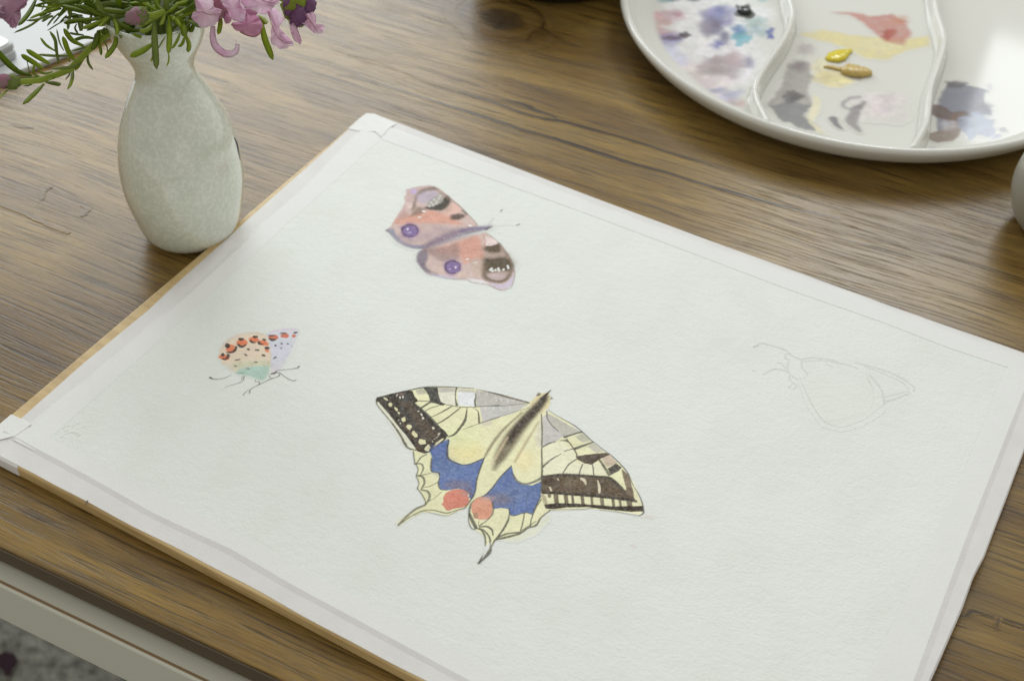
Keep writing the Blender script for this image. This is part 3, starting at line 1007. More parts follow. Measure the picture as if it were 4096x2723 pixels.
# ---- left hindwing
BLU = (90, 112, 158)
LB = [(580, 592), (640, 540), (722, 490), (732, 510), (716, 580), (722, 640), (762, 668), (832, 692), (900, 682), (1002, 640), (962, 740), (940, 820), (932, 900), (900, 965), (860, 905), (800, 875), (720, 888), (660, 880), (645, 830), (656, 780), (640, 752), (592, 745), (590, 680), (597, 640)]
cv.fill(S5(LB), BLU, soft=.16, edge=.28, var=.13)
cv.blob(S5([(700, 720)])[0], 50, 32, (98, 120, 158), a=.6, soft=4)
cv.blob(S5([(640, 580)])[0], 32, 18, (80, 104, 164), a=.6, soft=3)
cv.blob(S5([(790, 850)])[0], 50, 18, (112, 104, 118), a=.75, soft=2.5)
cv.blob(S5([(880, 900)])[0], 18, 22, (96, 92, 108), a=.7, soft=1.6)
cv.stroke(S5([(722, 500), (714, 575), (720, 640), (760, 668), (832, 693), (905, 682), (1000, 640)]), [.5, .8, .9, .7, .5, .6, .5], (70, 72, 66), a=.85, soft=.16)
cv.stroke(S5([(592, 640), (588, 690), (592, 745), (645, 755), (655, 790), (645, 835), (660, 880), (715, 890)]), [.5, .7, .5, .6, .4, .6, .6, .3], (66, 66, 66), a=.85, soft=.16)
cv.stroke(S5([(1000, 640), (965, 735), (940, 820), (930, 905), (895, 965), (850, 1025)]), [.5, .6, .6, .5, .7, .6], (66, 62, 60), a=.8, soft=.2)
cv.fill(S5([(690, 930), (730, 895), (790, 882), (850, 890), (880, 935), (875, 985), (840, 1020), (770, 1030), (715, 1048), (685, 1015), (668, 1000), (682, 985)]), (198, 124, 103), soft=.16, edge=.15, var=.06, smooth=True)
cv.blob(S5([(850, 915)])[0], 18, 10, (165, 135, 125), a=.6, soft=1.2)
cv.blob(S5([(876, 930)])[0], 3, 4, (218, 216, 190), a=.95, soft=.15)
HV = (92, 92, 76)
for pts, w in [([(400, 115), (330, 150), (270, 230)], .55), ([(230, 80), (238, 160), (250, 235)], .55), ([(265, 235), (330, 235), (355, 290), (320, 370)], [.6, .7, .7, .4]), ([(265, 240), (290, 310), (265, 380)], .45),
               ([(270, 380), (360, 370), (450, 350)], [.5, .4, .3]), ([(290, 385), (350, 400), (370, 470), (330, 550)], [.5, .9, .8, .5]), ([(265, 385), (300, 470), (280, 545)], .45), ([(360, 530), (450, 510), (540, 460)], .35),
               ([(330, 560), (410, 580), (435, 650), (390, 740)], [.6, .9, .9, .6]), ([(280, 545), (340, 620), (380, 700), (375, 750)], .45), ([(430, 700), (510, 650), (590, 585)], .25),
               ([(375, 750), (260, 800), (150, 890), (40, 1005)], [.7, .8, .6, .7]), ([(40, 1005), (180, 905), (330, 825), (480, 815), (640, 850), (740, 825), (870, 790)], [.6, .45, .4, .5, .6, .4, .5]),
               ([(240, 880), (360, 830), (460, 850), (600, 880), (690, 870), (780, 820)], .25)]:
    cv.stroke(Z2(pts), w, HV, a=.85, soft=.13)
# ---- right hindwing
RB = [(1212, 700), (1226, 760), (1242, 812), (1300, 846), (1370, 852), (1442, 820), (1436, 940), (1400, 1010), (1372, 1072), (1320, 1062), (1232, 1086), (1203, 1080), (1190, 1035), (1130, 1025), (1072, 1036), (1062, 980), (1000, 945), (950, 955), (1000, 930), (1070, 860), (1130, 780)]
cv.fill(S5(RB), (88, 110, 156), soft=.16, edge=.28, var=.13)
cv.blob(S5([(1250, 930)])[0], 60, 30, (98, 116, 150), a=.6, soft=4)
cv.blob(S5([(1100, 960)])[0], 55, 24, (112, 108, 120), a=.75, soft=3)
cv.stroke(S5([(1222, 770), (1255, 818), (1310, 842), (1380, 826), (1450, 792)]), [.8, 1.3, 1.5, 1.3, 1.2], (100, 104, 94), a=.92, soft=.2)
cv.stroke(S5([(1270, 850), (1240, 950), (1225, 1050)]), .5, (70, 78, 100), a=.4, soft=.5)
cv.stroke(S5([(1350, 850), (1330, 940), (1325, 1050)]), .45, (70, 78, 100), a=.4, soft=.5)
cv.stroke(S5([(1210, 700), (1130, 780), (1070, 860), (1010, 925), (950, 955), (905, 990), (885, 1040), (890, 1100), (930, 1180)]), [.5, .5, .6, .6, .8, .9, .9, .8, .8], (66, 64, 62), a=.8, soft=.18)
cv.stroke(S5([(1190, 1035), (1203, 1080), (1235, 1086), (1320, 1062), (1372, 1072), (1400, 1010), (1440, 930)]), .45, (66, 68, 76), a=.8, soft=.15)
cv.fill(S5([(900, 1010), (930, 960), (980, 940), (1040, 960), (1062, 1010), (1058, 1070), (1030, 1110), (960, 1115), (915, 1085)]), (204, 146, 118), soft=.16, edge=.12, var=.06, smooth=True)
cv.blob(S5([(1020, 955)])[0], 30, 10, (170, 145, 135), a=.6, soft=1.4)
cv.blob(S5([(935, 1085)])[0], 12, 12, (160, 132, 100), a=.85, soft=.25)
cv.stroke(S5([(1062, 985), (1070, 1036), (1060, 1080), (1010, 1130), (960, 1165)]), [.7, .6, .5, .45, .6], (92, 90, 76), a=.85, soft=.14)
for pts, w in [([(935, 860), (970, 930), (1020, 1030)], [.9, .9, .9]), ([(1050, 940), (1045, 1010)], .2), ([(1020, 1040), (1090, 1070), (1130, 1160), (1135, 1260)], [.6, .7, .7, .5]), ([(1060, 1025), (1150, 1020), (1215, 1060), (1230, 1130)], [.5, .8, .8, .4]),
               ([(1060, 1040), (1130, 1080), (1190, 1170), (1190, 1270)], [.4, .6, .7, .6]), ([(1435, 860), (1420, 950), (1360, 1060), (1270, 1180)], [.3, .5, .5, .4]), ([(1250, 1190), (1210, 1270), (1180, 1350), (1050, 1480)], [.7, .5, 1.2, .7]),
               ([(1140, 1270), (1110, 1370), (1045, 1480)], .45), ([(925, 870), (925, 960), (960, 1040), (1010, 1055)], .4)]:
    cv.stroke(Z2(pts), w, (84, 84, 70), a=.9, soft=.13)
cv.stroke(Z2([(370, 755), (250, 810), (140, 900), (45, 1000)]), [1.0, 1.6, 1.5, .8], (120, 120, 100), a=.55, soft=.5)
cv.stroke(Z2([(1180, 1270), (1150, 1350), (1060, 1470)]), [1.0, 1.8, .9], (96, 96, 90), a=.6, soft=.5)
cv.fill(S5([(1000, 1330), (1050, 1290), (1030, 1350), (985, 1420)]), (202, 208, 205), a=.9, soft=.25)
for pts, w in [([(1090, 1270), (1180, 1250), (1270, 1225), (1340, 1180), (1400, 1160), (1440, 1100), (1510, 1045)], [.9, 1.0, .9, .8, .9, .6, .5]), ([(1110, 1250), (1180, 1225), (1270, 1215)], .7), ([(1275, 1225), (1300, 1130), (1310, 1060)], .5),
               ([(1355, 1170), (1365, 1110), (1395, 1030), (1440, 960)], [.45, .5, .6, .5]), ([(1090, 1265), (1140, 1195), (1185, 1110), (1195, 1050)], .45), ([(1290, 1200), (1345, 1165), (1400, 1130)], .35)]:
    cv.stroke(S5(pts), w, (86, 86, 72), a=.88, soft=.16)
# ---- right forewing
cv.fill(Z3([(880, 545), (960, 512), (1065, 592), (960, 605)]), (170, 172, 152), a=.9, soft=.5)
cv.fill(Z3([(1010, 645), (1065, 610), (1185, 692), (1100, 712)]), (172, 172, 156), a=.9, soft=.4)
cv.fill(Z3([(1145, 765), (1235, 732), (1315, 812), (1210, 852)]), (182, 168, 146), a=.95, soft=.3)
cv.fill(Z3([(895, 745), (1000, 728), (1100, 718), (1200, 708), (1240, 728), (1140, 772), (1055, 828), (980, 815), (910, 778)]), (78, 68, 54), soft=.16, var=.2)
cv.fill(Z3([(1215, 868), (1300, 815), (1358, 855), (1325, 895), (1250, 932)]), (72, 68, 58), soft=.2, var=.15)
cv.fill(Z3([(1355, 870), (1430, 930), (1450, 1000), (1475, 1100), (1480, 1165), (1400, 1150), (1375, 1095), (1405, 1075), (1370, 960)]), (112, 96, 76), a=.95, soft=.3, var=.3)
cv.fill(Z3([(545, 945), (740, 925), (900, 935), (1230, 950), (1310, 1010), (1380, 1090), (1410, 1130), (1480, 1155), (1500, 1195), (1300, 1175), (1100, 1155), (850, 1135), (650, 1120), (545, 1120)]), (84, 71, 53), soft=.2, var=.35, grain=.08)
cv.blob(Z3([(880, 1010)])[0], 45, 14, (110, 95, 70), a=.7, soft=2.5)
cv.blob(Z3([(600, 1000)])[0], 22, 14, (62, 52, 40), a=.7, soft=2.0)
cv.stroke(Z3([(550, 950), (740, 930), (900, 935), (1100, 950), (1230, 960), (1320, 1030), (1390, 1100)]), [1.0, 1.2, 1.2, 1.2, 1.1, 1.2, .8], (54, 48, 40), a=.92, soft=.4)
for x, y0, y1, w in [(620, 1100, 1150, 1.6), (690, 1130, 1215, 2.3), (792, 1140, 1220, 2.0), (858, 1140, 1225, 1.0), (958, 1150, 1230, 1.7), (1052, 1160, 1235, 1.3), (1155, 1165, 1240, 1.8), (1268, 1175, 1250, 1.5), (1338, 1180, 1250, 1.0), (1432, 1190, 1255, 2.6)]:
    cv.stroke(Z3([(x, y0), (x + 8, y1)]), w, (88, 73, 54), a=.92, soft=.2)
cv.stroke(Z3([(560, 1115), (650, 1115), (850, 1128), (1100, 1148), (1300, 1168), (1500, 1198)]), [1.0, 1.5, 1.7, 1.7, 1.8, 1.6], (52, 46, 36), a=.95, soft=.3)
cv.fill(Z3([(570, 1232), (700, 1216), (900, 1222), (1100, 1236), (1300, 1250), (1575, 1245), (1578, 1300), (1450, 1305), (1200, 1282), (1000, 1258), (800, 1262), (650, 1278), (590, 1272)]), (56, 47, 36), soft=.18, var=.2)
cv.fill(Z3([(545, 1115), (560, 1200), (575, 1240), (610, 1220), (590, 1150)]), (150, 140, 112), a=.8, soft=.4)
for pts, w in [([(950, 970), (980, 990), (995, 1030)], [1.4, 1.2, .4]), ([(1115, 990), (1130, 1050), (1132, 1110)], [.4, .9, .9]), ([(630, 1060), (645, 1090)], .7), ([(710, 970), (720, 985)], .4)]:
    cv.stroke(Z3(pts), w, (206, 202, 172), a=.9, soft=.15)
for pts, w in [([(545, 320), (552, 500), (548, 700), (552, 870), (545, 1110)], [.5, .6, .6, .8, .5]), ([(600, 290), (605, 360), (650, 430), (720, 495)], [.5, .5, .5, .3]), ([(780, 550), (860, 525), (950, 498)], [1.1, .7, .9]), ([(800, 570), (860, 650), (900, 720), (900, 755)], .55),
               ([(735, 585), (790, 585), (815, 600)], [.4, .8, .5]), ([(560, 650), (620, 615), (690, 598)], [.5, .7, .3]), ([(885, 668), (960, 640), (1065, 602)], [1.2, 1.1, .7]), ([(780, 692), (840, 675), (890, 665)], .45),
               ([(560, 850), (640, 780), (740, 722)], [.9, .7, .3]), ([(755, 925), (820, 830), (905, 770)], [.5, .55, .6]), ([(930, 935), (935, 890), (962, 825)], .5), ([(1075, 940), (1070, 880), (1062, 830)], .5),
               ([(1135, 785), (1180, 850), (1230, 930)], [1.3, 1.5, 1.2])]:
    cv.stroke(Z3(pts), w, (78, 76, 64), a=.9, soft=.13)
cv.stroke(Z3([(610, 275), (720, 345), (880, 435), (960, 500), (1060, 590), (1190, 690), (1250, 735), (1330, 810), (1420, 915), (1470, 1030), (1540, 1150), (1572, 1250), (1575, 1320), (1530, 1345)]), [.3, .3, .5, .5, .4, .35, .45, .5, .5, .3, .45, .5, .6, .4], (84, 80, 68), a=.9, soft=.12)
cv.stroke(Z3([(620, 1290), (760, 1280), (930, 1280), (1060, 1268)]), .35, (110, 104, 90), a=.8, soft=.14)
cv.stroke(Z3([(1130, 1285), (1280, 1300), (1450, 1330), (1530, 1345)]), .3, (110, 104, 90), a=.8, soft=.14)
# ---- body
cv.fill(S5([(1400, 160), (1440, 140), (1500, 130), (1515, 190), (1500, 250), (1440, 300), (1360, 260), (1360, 210)]), (203, 197, 152), a=.95, soft=.5, var=.08)
cv.stroke(S5([(1290, 290), (1150, 420), (1060, 535), (1005, 630)]), [.6, 1.0, 1.5, .8], (112, 96, 74), a=.8, soft=.7)
cv.stroke(S5([(1420, 360), (1330, 510), (1235, 670)]), [.6, 1.4, .8], (150, 132, 100), a=.7, soft=.8)
cv.stroke(S5([(1340, 300), (1230, 400), (1120, 560)]), .8, (170, 155, 122), a=.6, soft=.8)
cv.stroke(S5([(1460, 190), (1400, 260), (1300, 370), (1210, 490), (1130, 620), (1078, 722)]), [4.0, 5.6, 6.6, 7.4, 6.2, 2.0], (88, 74, 56), a=.88, soft=1.7)
cv.stroke(S5([(1480, 165), (1410, 250), (1320, 345), (1240, 440), (1190, 520)]), [2.6, 4.0, 4.4, 4.2, 2.6], (54, 46, 36), a=.9, soft=1.4)
cv.stroke(S5([(1060, 690), (1110, 600), (1180, 480)]), .9, (200, 188, 150), a=.6, soft=.6)
cv.stroke(S5([(1440, 185), (1480, 150), (1515, 115)]), [1.6, 1.4, .3], (52, 46, 40), a=.95, soft=.2)
cv.blob(S5([(1420, 150)])[0], 9, 6, (96, 84, 62), rot=-.5, a=.9, soft=.4)
cv.blob(S5([(1522, 178)])[0], 4, 4, (60, 56, 48), a=.9, soft=.2)
cv.blob(S5([(1510, 185)])[0], 3, 2, (60, 56, 48), a=.8, soft=.2)
# rose specks of stray paint
cv.stroke(S5([(2225, 1090), (2270, 1088), (2300, 1098)]), .5, (206, 188, 182), a=.7, soft=.5)
cv.blob(S5([(2150, 1315)])[0], 7, 5, (208, 190, 186), a=.7, soft=.5)
cv.granulate(.10)
sw = empty('swallowtail_painting', paper_world(0)(*[np.array([v]) for v in paper_conv(S5([(1250, 700)]))[0]])[0])
sw.parent = paper
sw.matrix_parent_inverse = Matrix.Translation(paper.location).inverted()
sw['label'] = 'large yellow, blue and black swallowtail butterfly painted in watercolour'
cv.build('wing', M['paint'], sw, paper_world(.00006), regions=[
    ('body', S5([(1360, 140), (1440, 110), (1540, 100), (1540, 220), (1490, 290), (1400, 420), (1210, 700), (1120, 800), (1030, 890), (940, 940), (930, 900), (960, 760), (1010, 640), (1150, 420), (1340, 240)])),
    ('paint_speck', S5([(2240, 1070), (2340, 1070), (2340, 1480), (2000, 1480), (2000, 1200)])),
    ('wing', S5([(0, 0), (1400, 0), (1370, 230), (1050, 780), (940, 945), (890, 990), (820, 1120), (0, 1400)])),
    ('wing', None)])

# ------------------------------------------------------------------ peacock butterfly watercolour
PK = crop(1400, 650, 800 / 2091)
cv = Canvas(PK([(330, 200), (1820, 200), (1820, 1380), (330, 1380)]), 0.28, paper_conv, wob=.12, seed=13)
fs = lambda pts, col, **k: cv.fill(pts, col, smooth=True, **k)
UP = [(590, 285), (700, 255), (830, 238), (930, 270), (1020, 340), (1150, 450), (1250, 560), (1340, 660), (1300, 680), (1100, 760), (900, 850), (760, 900), (640, 890), (540, 850), (470, 790), (430, 740), (370, 712), (430, 670), (470, 600), (530, 510), (580, 420), (565, 370), (590, 330)]
LO = [(760, 900), (900, 860), (1100, 800), (1280, 760), (1420, 730), (1500, 790), (1600, 880), (1670, 980), (1710, 1090), (1725, 1150), (1700, 1280), (1640, 1320), (1570, 1335), (1440, 1280), (1330, 1265), (1240, 1230), (1100, 1222), (950, 1200), (820, 1175), (760, 1110), (705, 1040), (700, 980)]
cv.fill(PK(UP), (186, 164, 154), a=.92, soft=.4, edge=.12, var=.06, grain=.1)
cv.fill(PK(LO), (188, 166, 156), a=.92, soft=.4, edge=.12, var=.06, grain=.1)
# orange washes
fs(PK([(600, 560), (760, 520), (850, 500), (960, 530), (1050, 560), (1120, 610), (1180, 650), (950, 640), (700, 640), (500, 650), (480, 600)]), (196, 146, 126), a=.88, soft=1.8, var=.1)
fs(PK([(960, 490), (1080, 430), (1170, 510), (1080, 540), (1040, 560)]), (206, 172, 156), a=.85, soft=.9)
fs(PK([(880, 930), (1100, 840), (1330, 770), (1380, 880), (1400, 1000), (1300, 1010), (1200, 1060), (1130, 980)]), (194, 144, 124), a=.88, soft=2.0, var=.1)
fs(PK([(470, 640), (520, 560), (560, 500), (620, 560), (560, 610)]), (176, 138, 124), a=.6, soft=1.2)
# warm grey and violet washes
fs(PK([(740, 650), (1100, 680), (1320, 680), (1100, 740), (800, 820), (560, 840), (480, 760)]), (164, 148, 148), a=.8, soft=2.4, var=.08)
fs(PK([(380, 705), (450, 690), (500, 780), (600, 850), (760, 870), (760, 905), (620, 890), (500, 820), (420, 750)]), (136, 138, 154), a=.88, soft=1.0, var=.1)
fs(PK([(770, 900), (1000, 880), (1120, 850), (1140, 1000), (980, 1040), (820, 960)]), (142, 120, 114), a=.8, soft=2.2, var=.1)
fs(PK([(700, 1000), (720, 930), (790, 920), (820, 980), (790, 1080), (850, 1150), (780, 1130), (710, 1050)]), (112, 106, 118), a=.85, soft=1.1, var=.15)
fs(PK([(820, 1160), (980, 1180), (1150, 1210), (960, 1205)]), (176, 176, 196), a=.7, soft=.6)
fs(PK([(900, 1080), (1000, 1160), (1180, 1190), (1220, 1130), (1180, 1160)]), (196, 176, 160), a=.7, soft=1.0)
# body
cv.stroke(PK([(790, 880), (950, 810), (1120, 750), (1280, 710), (1400, 690), (1470, 672)]), [4.5, 7.0, 7.5, 6.0, 4.0, 1.4], (116, 102, 118), a=.88, soft=2.4, var=.2)
cv.stroke(PK([(1150, 720), (1280, 690), (1400, 685), (1470, 670)]), [1.6, 2.2, 2.4, .8], (112, 104, 138), a=.7, soft=.9)
cv.stroke(PK([(1420, 700), (1460, 680), (1490, 668)]), [1.6, 1.2, .4], (88, 80, 88), a=.9, soft=.3)
# dark tips
cv.blob(PK([(940, 430)])[0], 44, 26, (136, 122, 108), rot=.5, a=.6, soft=3)
cv.blob(PK([(1540, 1060)])[0], 66, 50, (132, 116, 96), a=.6, soft=4)
cv.blob(PK([(1490, 895)])[0], 38, 20, (136, 120, 100), a=.55, soft=3)
cv.blob(PK([(760, 330)])[0], 40, 26, (150, 136, 132), a=.5, soft=3)
fs(PK([(640, 500), (700, 330), (780, 270), (880, 255), (900, 290), (800, 310), (720, 350), (690, 420), (680, 480)]), (124, 110, 100), a=.88, soft=1.3, var=.2)
fs(PK([(700, 350), (820, 300), (920, 310), (900, 380), (820, 420), (740, 430)]), (172, 164, 174), a=.9, soft=1.4)
cv.blob(PK([(665, 305)])[0], 14, 11, (180, 164, 200), a=.85, soft=.8)
cv.blob(PK([(615, 450)])[0], 13, 13, (212, 196, 182), a=.9, soft=.8)
fs(PK([(780, 470), (900, 440), (960, 390), (1020, 350), (1050, 400), (1020, 460), (960, 500), (860, 500), (800, 490)]), (60, 56, 50), a=.95, soft=1.1, var=.25)
fs(PK([(810, 420), (900, 350), (960, 330), (970, 400), (900, 450), (820, 465)]), (150, 152, 142), a=.85, soft=1.0, var=.25, grain=.5)
for x, y in [(850, 420), (880, 390), (905, 405), (870, 445), (930, 380), (945, 350), (900, 430), (830, 455)]:
    cv.blob(PK([(x, y)])[0], 5, 5, (190, 194, 184), a=.8, soft=.25)
cv.blob(PK([(1120, 568)])[0], 30, 12, (80, 66, 54), rot=-.12, a=.95, soft=1.5)
fs(PK([(640, 560), (700, 470), (780, 490), (760, 530)]), (122, 100, 84), a=.8, soft=1.4)
# lower wing dark areas
fs(PK([(1400, 890), (1500, 850), (1570, 850), (1580, 910), (1560, 940), (1440, 940)]), (86, 74, 54), a=.95, soft=1.6, var=.15)
fs(PK([(1400, 1010), (1500, 1000), (1620, 990), (1690, 1040), (1700, 1110), (1660, 1140), (1560, 1130), (1450, 1150), (1390, 1110)]), (74, 64, 46), a=.95, soft=1.9, var=.15)
cv.stroke(PK([(1400, 1120), (1420, 1200), (1500, 1240), (1590, 1240), (1650, 1200), (1690, 1130)]), [3, 3.4, 3.0, 2.8, 2.6, 1.6], (98, 84, 64), a=.9, soft=1.6)
fs(PK([(1430, 1180), (1530, 1160), (1620, 1170), (1600, 1215), (1500, 1215)]), (178, 162, 160), a=.95, soft=1.2)
fs(PK([(1450, 1260), (1600, 1270), (1680, 1210), (1705, 1160), (1700, 1270), (1640, 1310), (1560, 1320)]), (188, 182, 196), a=.9, soft=.8)
fs(PK([(1230, 1210), (1380, 1230), (1450, 1270), (1330, 1262), (1245, 1230)]), (204, 206, 204), a=.9, soft=.5)
fs(PK([(1410, 780), (1500, 800), (1540, 850), (1420, 870)]), (214, 200, 192), a=.9, soft=.5)
for x, y in [(1465, 1125), (1490, 1135), (1550, 1110), (1520, 1125), (1605, 1120), (1650, 1085), (1655, 1105), (1480, 1110), (1560, 1130)]:
    cv.blob(PK([(x, y)])[0], 5, 4.5, (208, 214, 206), a=.95, soft=.2)
for x, y, rt in [(770, 512, .2), (728, 573, 0), (1225, 1012, -.2), (1310, 1050, -.3), (1255, 660, 0)]:
    cv.blob(PK([(x, y)])[0], 8, 3.2, (226, 222, 208), rot=rt, a=.9, soft=.25)
cv.stroke(PK([(440, 745), (520, 830), (640, 880), (760, 890)]), [2, 3, 3, 2], (128, 124, 138), a=.6, soft=2.2)
cv.stroke(PK([(720, 960), (730, 1040), (800, 1130), (900, 1170)]), [2, 3, 3, 2], (116, 108, 118), a=.55, soft=2.0)
cv.stroke(PK([(600, 300), (620, 400), (580, 480), (520, 570)]), [2, 3, 3, 1.5], (176, 152, 150), a=.6, soft=2.0)
cv.stroke(PK([(880, 262), (960, 330), (1060, 410)]), [1.2, 1.6, 1.0], (120, 106, 90), a=.6, soft=1.0)
cv.stroke(PK([(1590, 900), (1660, 1000), (1700, 1090)]), [1.2, 2.2, 1.6], (104, 90, 70), a=.6, soft=1.2)
cv.blob(PK([(700, 690)])[0], 60, 16, (196, 170, 156), a=.5, soft=3)
cv.blob(PK([(1330, 1080)])[0], 26, 34, (176, 158, 138), a=.5, soft=3)
# eye spots
for (x, y), hx, hy in [((625, 713), 35, 26), ((1072, 1095), 34, 27)]:
    cv.blob(PK([(x, y)])[0], hx * 1.18, hy * 1.22, (132, 108, 150), a=.55, soft=1.0)
    cv.blob(PK([(x, y)])[0], hx, hy, (82, 66, 88), a=.95, soft=.25, jit=.05)
    cv.blob(PK([(x + 4, y + 2)])[0], hx * .84, hy * .82, (122, 102, 146), a=1, soft=.6, jit=.05)
cv.blob(PK([(602, 698)])[0], 5, 4, (205, 205, 212), a=.9, soft=.4)
cv.blob(PK([(622, 735)])[0], 9, 3, (170, 165, 195), a=.7, soft=.4)
cv.blob(PK([(1104, 1096)])[0], 5.5, 4, (208, 208, 214), a=.9, soft=.4)
cv.blob(PK([(1044, 1113)])[0], 3.5, 3, (190, 185, 205), a=.8, soft=.3)
# outlines
OL = (120, 110, 104)
cv.stroke(PK([(880, 265), (960, 310), (1060, 390), (1170, 480), (1260, 570), (1340, 655)]), [.4, .5, .5, .7, .5, .4], OL, a=.8, soft=.2)
cv.stroke(PK([(1170, 500), (1220, 545)]), 1.2, (108, 98, 84), a=.8, soft=.4)
cv.stroke(PK([(1420, 735), (1500, 790), (1600, 890), (1670, 990), (1715, 1100), (1725, 1160), (1695, 1290), (1640, 1325), (1570, 1335), (1500, 1305), (1430, 1275), (1340, 1262), (1270, 1250), (1225, 1225)]), .35, OL, a=.8, soft=.18)
cv.stroke(PK([(1390, 760), (1412, 820), (1410, 880)]), .7, (172, 128, 108), a=.8, soft=.3)
cv.stroke(PK([(370, 712), (440, 765), (500, 830), (600, 880), (740, 898)]), .35, (130, 126, 130), a=.7, soft=.25)
cv.stroke(PK([(700, 985), (715, 1050), (760, 1110), (810, 1165), (920, 1190), (1060, 1218), (1210, 1222)]), .5, (132, 126, 136), a=.8, soft=.25)
cv.stroke(PK([(370, 712), (430, 670), (470, 600), (530, 505)]), .5, (190, 150, 140), a=.7, soft=.3)
cv.stroke(PK([(590, 285), (700, 258), (830, 240)]), .4, (160, 150, 160), a=.7, soft=.25)
fs(PK([(365, 712), (395, 700), (430, 730), (400, 722)]), (120, 120, 130), a=.8, soft=.3)
# feelers
cv.stroke(PK([(1480, 668), (1600, 660), (1740, 655)]), .18, (186, 190, 182), a=.8, soft=.12)
cv.stroke(PK([(1735, 658), (1760, 652), (1775, 645)]), [.3, .9, .6], (92, 94, 88), a=.9, soft=.2)
cv.stroke(PK([(1430, 660), (1470, 620), (1500, 580)]), .22, (160, 160, 152), a=.8, soft=.14)
cv.stroke(PK([(1430, 665), (1490, 645)]), .3, (130, 128, 122), a=.8, soft=.14)
cv.stroke(PK([(1572, 515), (1590, 498)]), [.5, .9], (88, 90, 82), a=.9, soft=.2)
cv.granulate(.08)
pk = empty('peacock_painting', paper_world(0)(*[np.array([v]) for v in paper_conv(PK([(1050, 780)]))[0]])[0])
pk.parent = paper
pk.matrix_parent_inverse = Matrix.Translation(paper.location).inverted()
pk['label'] = 'salmon and violet butterfly with purple eye spots painted near the far edge'
cv.build('wing', M['paint'], pk, paper_world(.00006), regions=[
    ('eye_spot', PK([(520, 680), (560, 650), (640, 640), (700, 660), (725, 705), (700, 760), (630, 785), (560, 770), (525, 730)])),
    ('eye_spot', PK([(965, 1060), (1020, 1015), (1100, 1015), (1170, 1050), (1185, 1100), (1150, 1155), (1080, 1175), (1000, 1150)])),
    ('body', PK([(770, 900), (940, 770), (1100, 690), (1300, 665), (1460, 640), (1850, 480), (1850, 680), (1480, 700), (1300, 760), (1100, 800), (900, 860)])),
    ('wing', PK([(300, 100), (1500, 100), (1400, 660), (1100, 760), (765, 905), (300, 1000)])),
    ('wing', None)])

# ------------------------------------------------------------------ small spotted butterfly
SM = crop(780, 1260, 500 / 2178)
cv = Canvas(SM([(230, 200), (1900, 200), (1900, 1430), (230, 1430)]), 0.21, paper_conv, wob=.07, wscale=.8, seed=23)
cv.fill(SM([(1230, 330), (1380, 265), (1560, 235), (1720, 228), (1800, 250), (1810, 300), (1760, 430), (1640, 680), (1540, 860), (1440, 990), (1330, 990), (1310, 700), (1270, 450)]), (192, 193, 197), a=.9, soft=.22, edge=.06, var=.04)
cv.blob(SM([(1480, 560)])[0], 45, 60, (186, 195, 203), rot=.5, a=.7, soft=2.0)
cv.fill(SM([(1240, 325), (1380, 262), (1560, 234), (1720, 228), (1810, 250), (1700, 262), (1500, 280)]), (190, 184, 194), a=.8, soft=.5)
cv.fill(SM([(415, 720), (430, 600), (500, 480), (620, 390), (780, 320), (950, 295), (1100, 298), (1220, 330), (1270, 420), (1310, 560), (1330, 700), (1310, 850), (1290, 1010), (1250, 1080), (1180, 1150), (1060, 1110), (960, 1070), (760, 1030), (620, 960), (480, 850)]), (208, 194, 168), a=.92, soft=.22, edge=.06, var=.04)
cv.fill(SM([(430, 620), (500, 480), (620, 390), (780, 320), (950, 296), (1200, 330), (1180, 350), (950, 330), (760, 370), (600, 450), (480, 600)]), (196, 188, 176), a=.8, soft=.7)
cv.fill(SM([(560, 880), (700, 830), (900, 800), (1310, 780), (1310, 900), (1000, 920), (700, 960)]), (184, 192, 162), a=.8, soft=1.8)
cv.fill(SM([(680, 990), (850, 920), (1060, 890), (1300, 890), (1290, 1010), (1250, 1080), (1180, 1150), (1060, 1110), (960, 1072), (760, 1032)]), (154, 188, 174), a=.92, soft=1.0, var=.05)
cv.fill(SM([(480, 840), (600, 860), (720, 1000), (620, 960)]), (190, 192, 176), a=.8, soft=.6)
for x, y, rx, ry, rt in [(625, 590, 85, 75, .2), (515, 735, 85, 45, .2), (820, 480, 100, 55, 0), (1030, 430, 90, 45, .1), (1195, 490, 85, 45, .2), (1255, 620, 40, 28, .4), (1365, 390, 90, 45, 0), (1565, 360, 75, 40, 0), (1720, 365, 38, 28, 0), (440, 735, 28, 25, 0)]:
    cv.blob(SM([(x, y)])[0], rx * .2296, ry * .2296, (206, 112, 72) if x < 1270 else (190, 104, 74), rot=rt, a=.95, soft=.5 if x < 1270 else .2, var=.06)
KB = (56, 52, 46)
for pts, w in [([(750, 515), (790, 545), (830, 550), (890, 520)], [1.0, 1.7, 1.6, .7]), ([(555, 650), (640, 650), (700, 610), (720, 550)], [.8, 1.6, 1.6, 1.0]), ([(960, 445), (1000, 475), (1050, 480)], [1.0, 1.5, .7]), ([(1110, 470), (1130, 505), (1190, 510)], [1.4, 1.4, .6]), ([(470, 760), (530, 770), (580, 720), (575, 690)], [.7, 1.4, 1.8, 1.4]), ([(1300, 410), (1350, 435), (1410, 425)], [1.0, 2.0, .8]), ([(1280, 355), (1340, 360), (1400, 350)], [.6, 1.2, .5])]:
    cv.stroke(SM(pts), w, KB, a=.95, soft=.18)
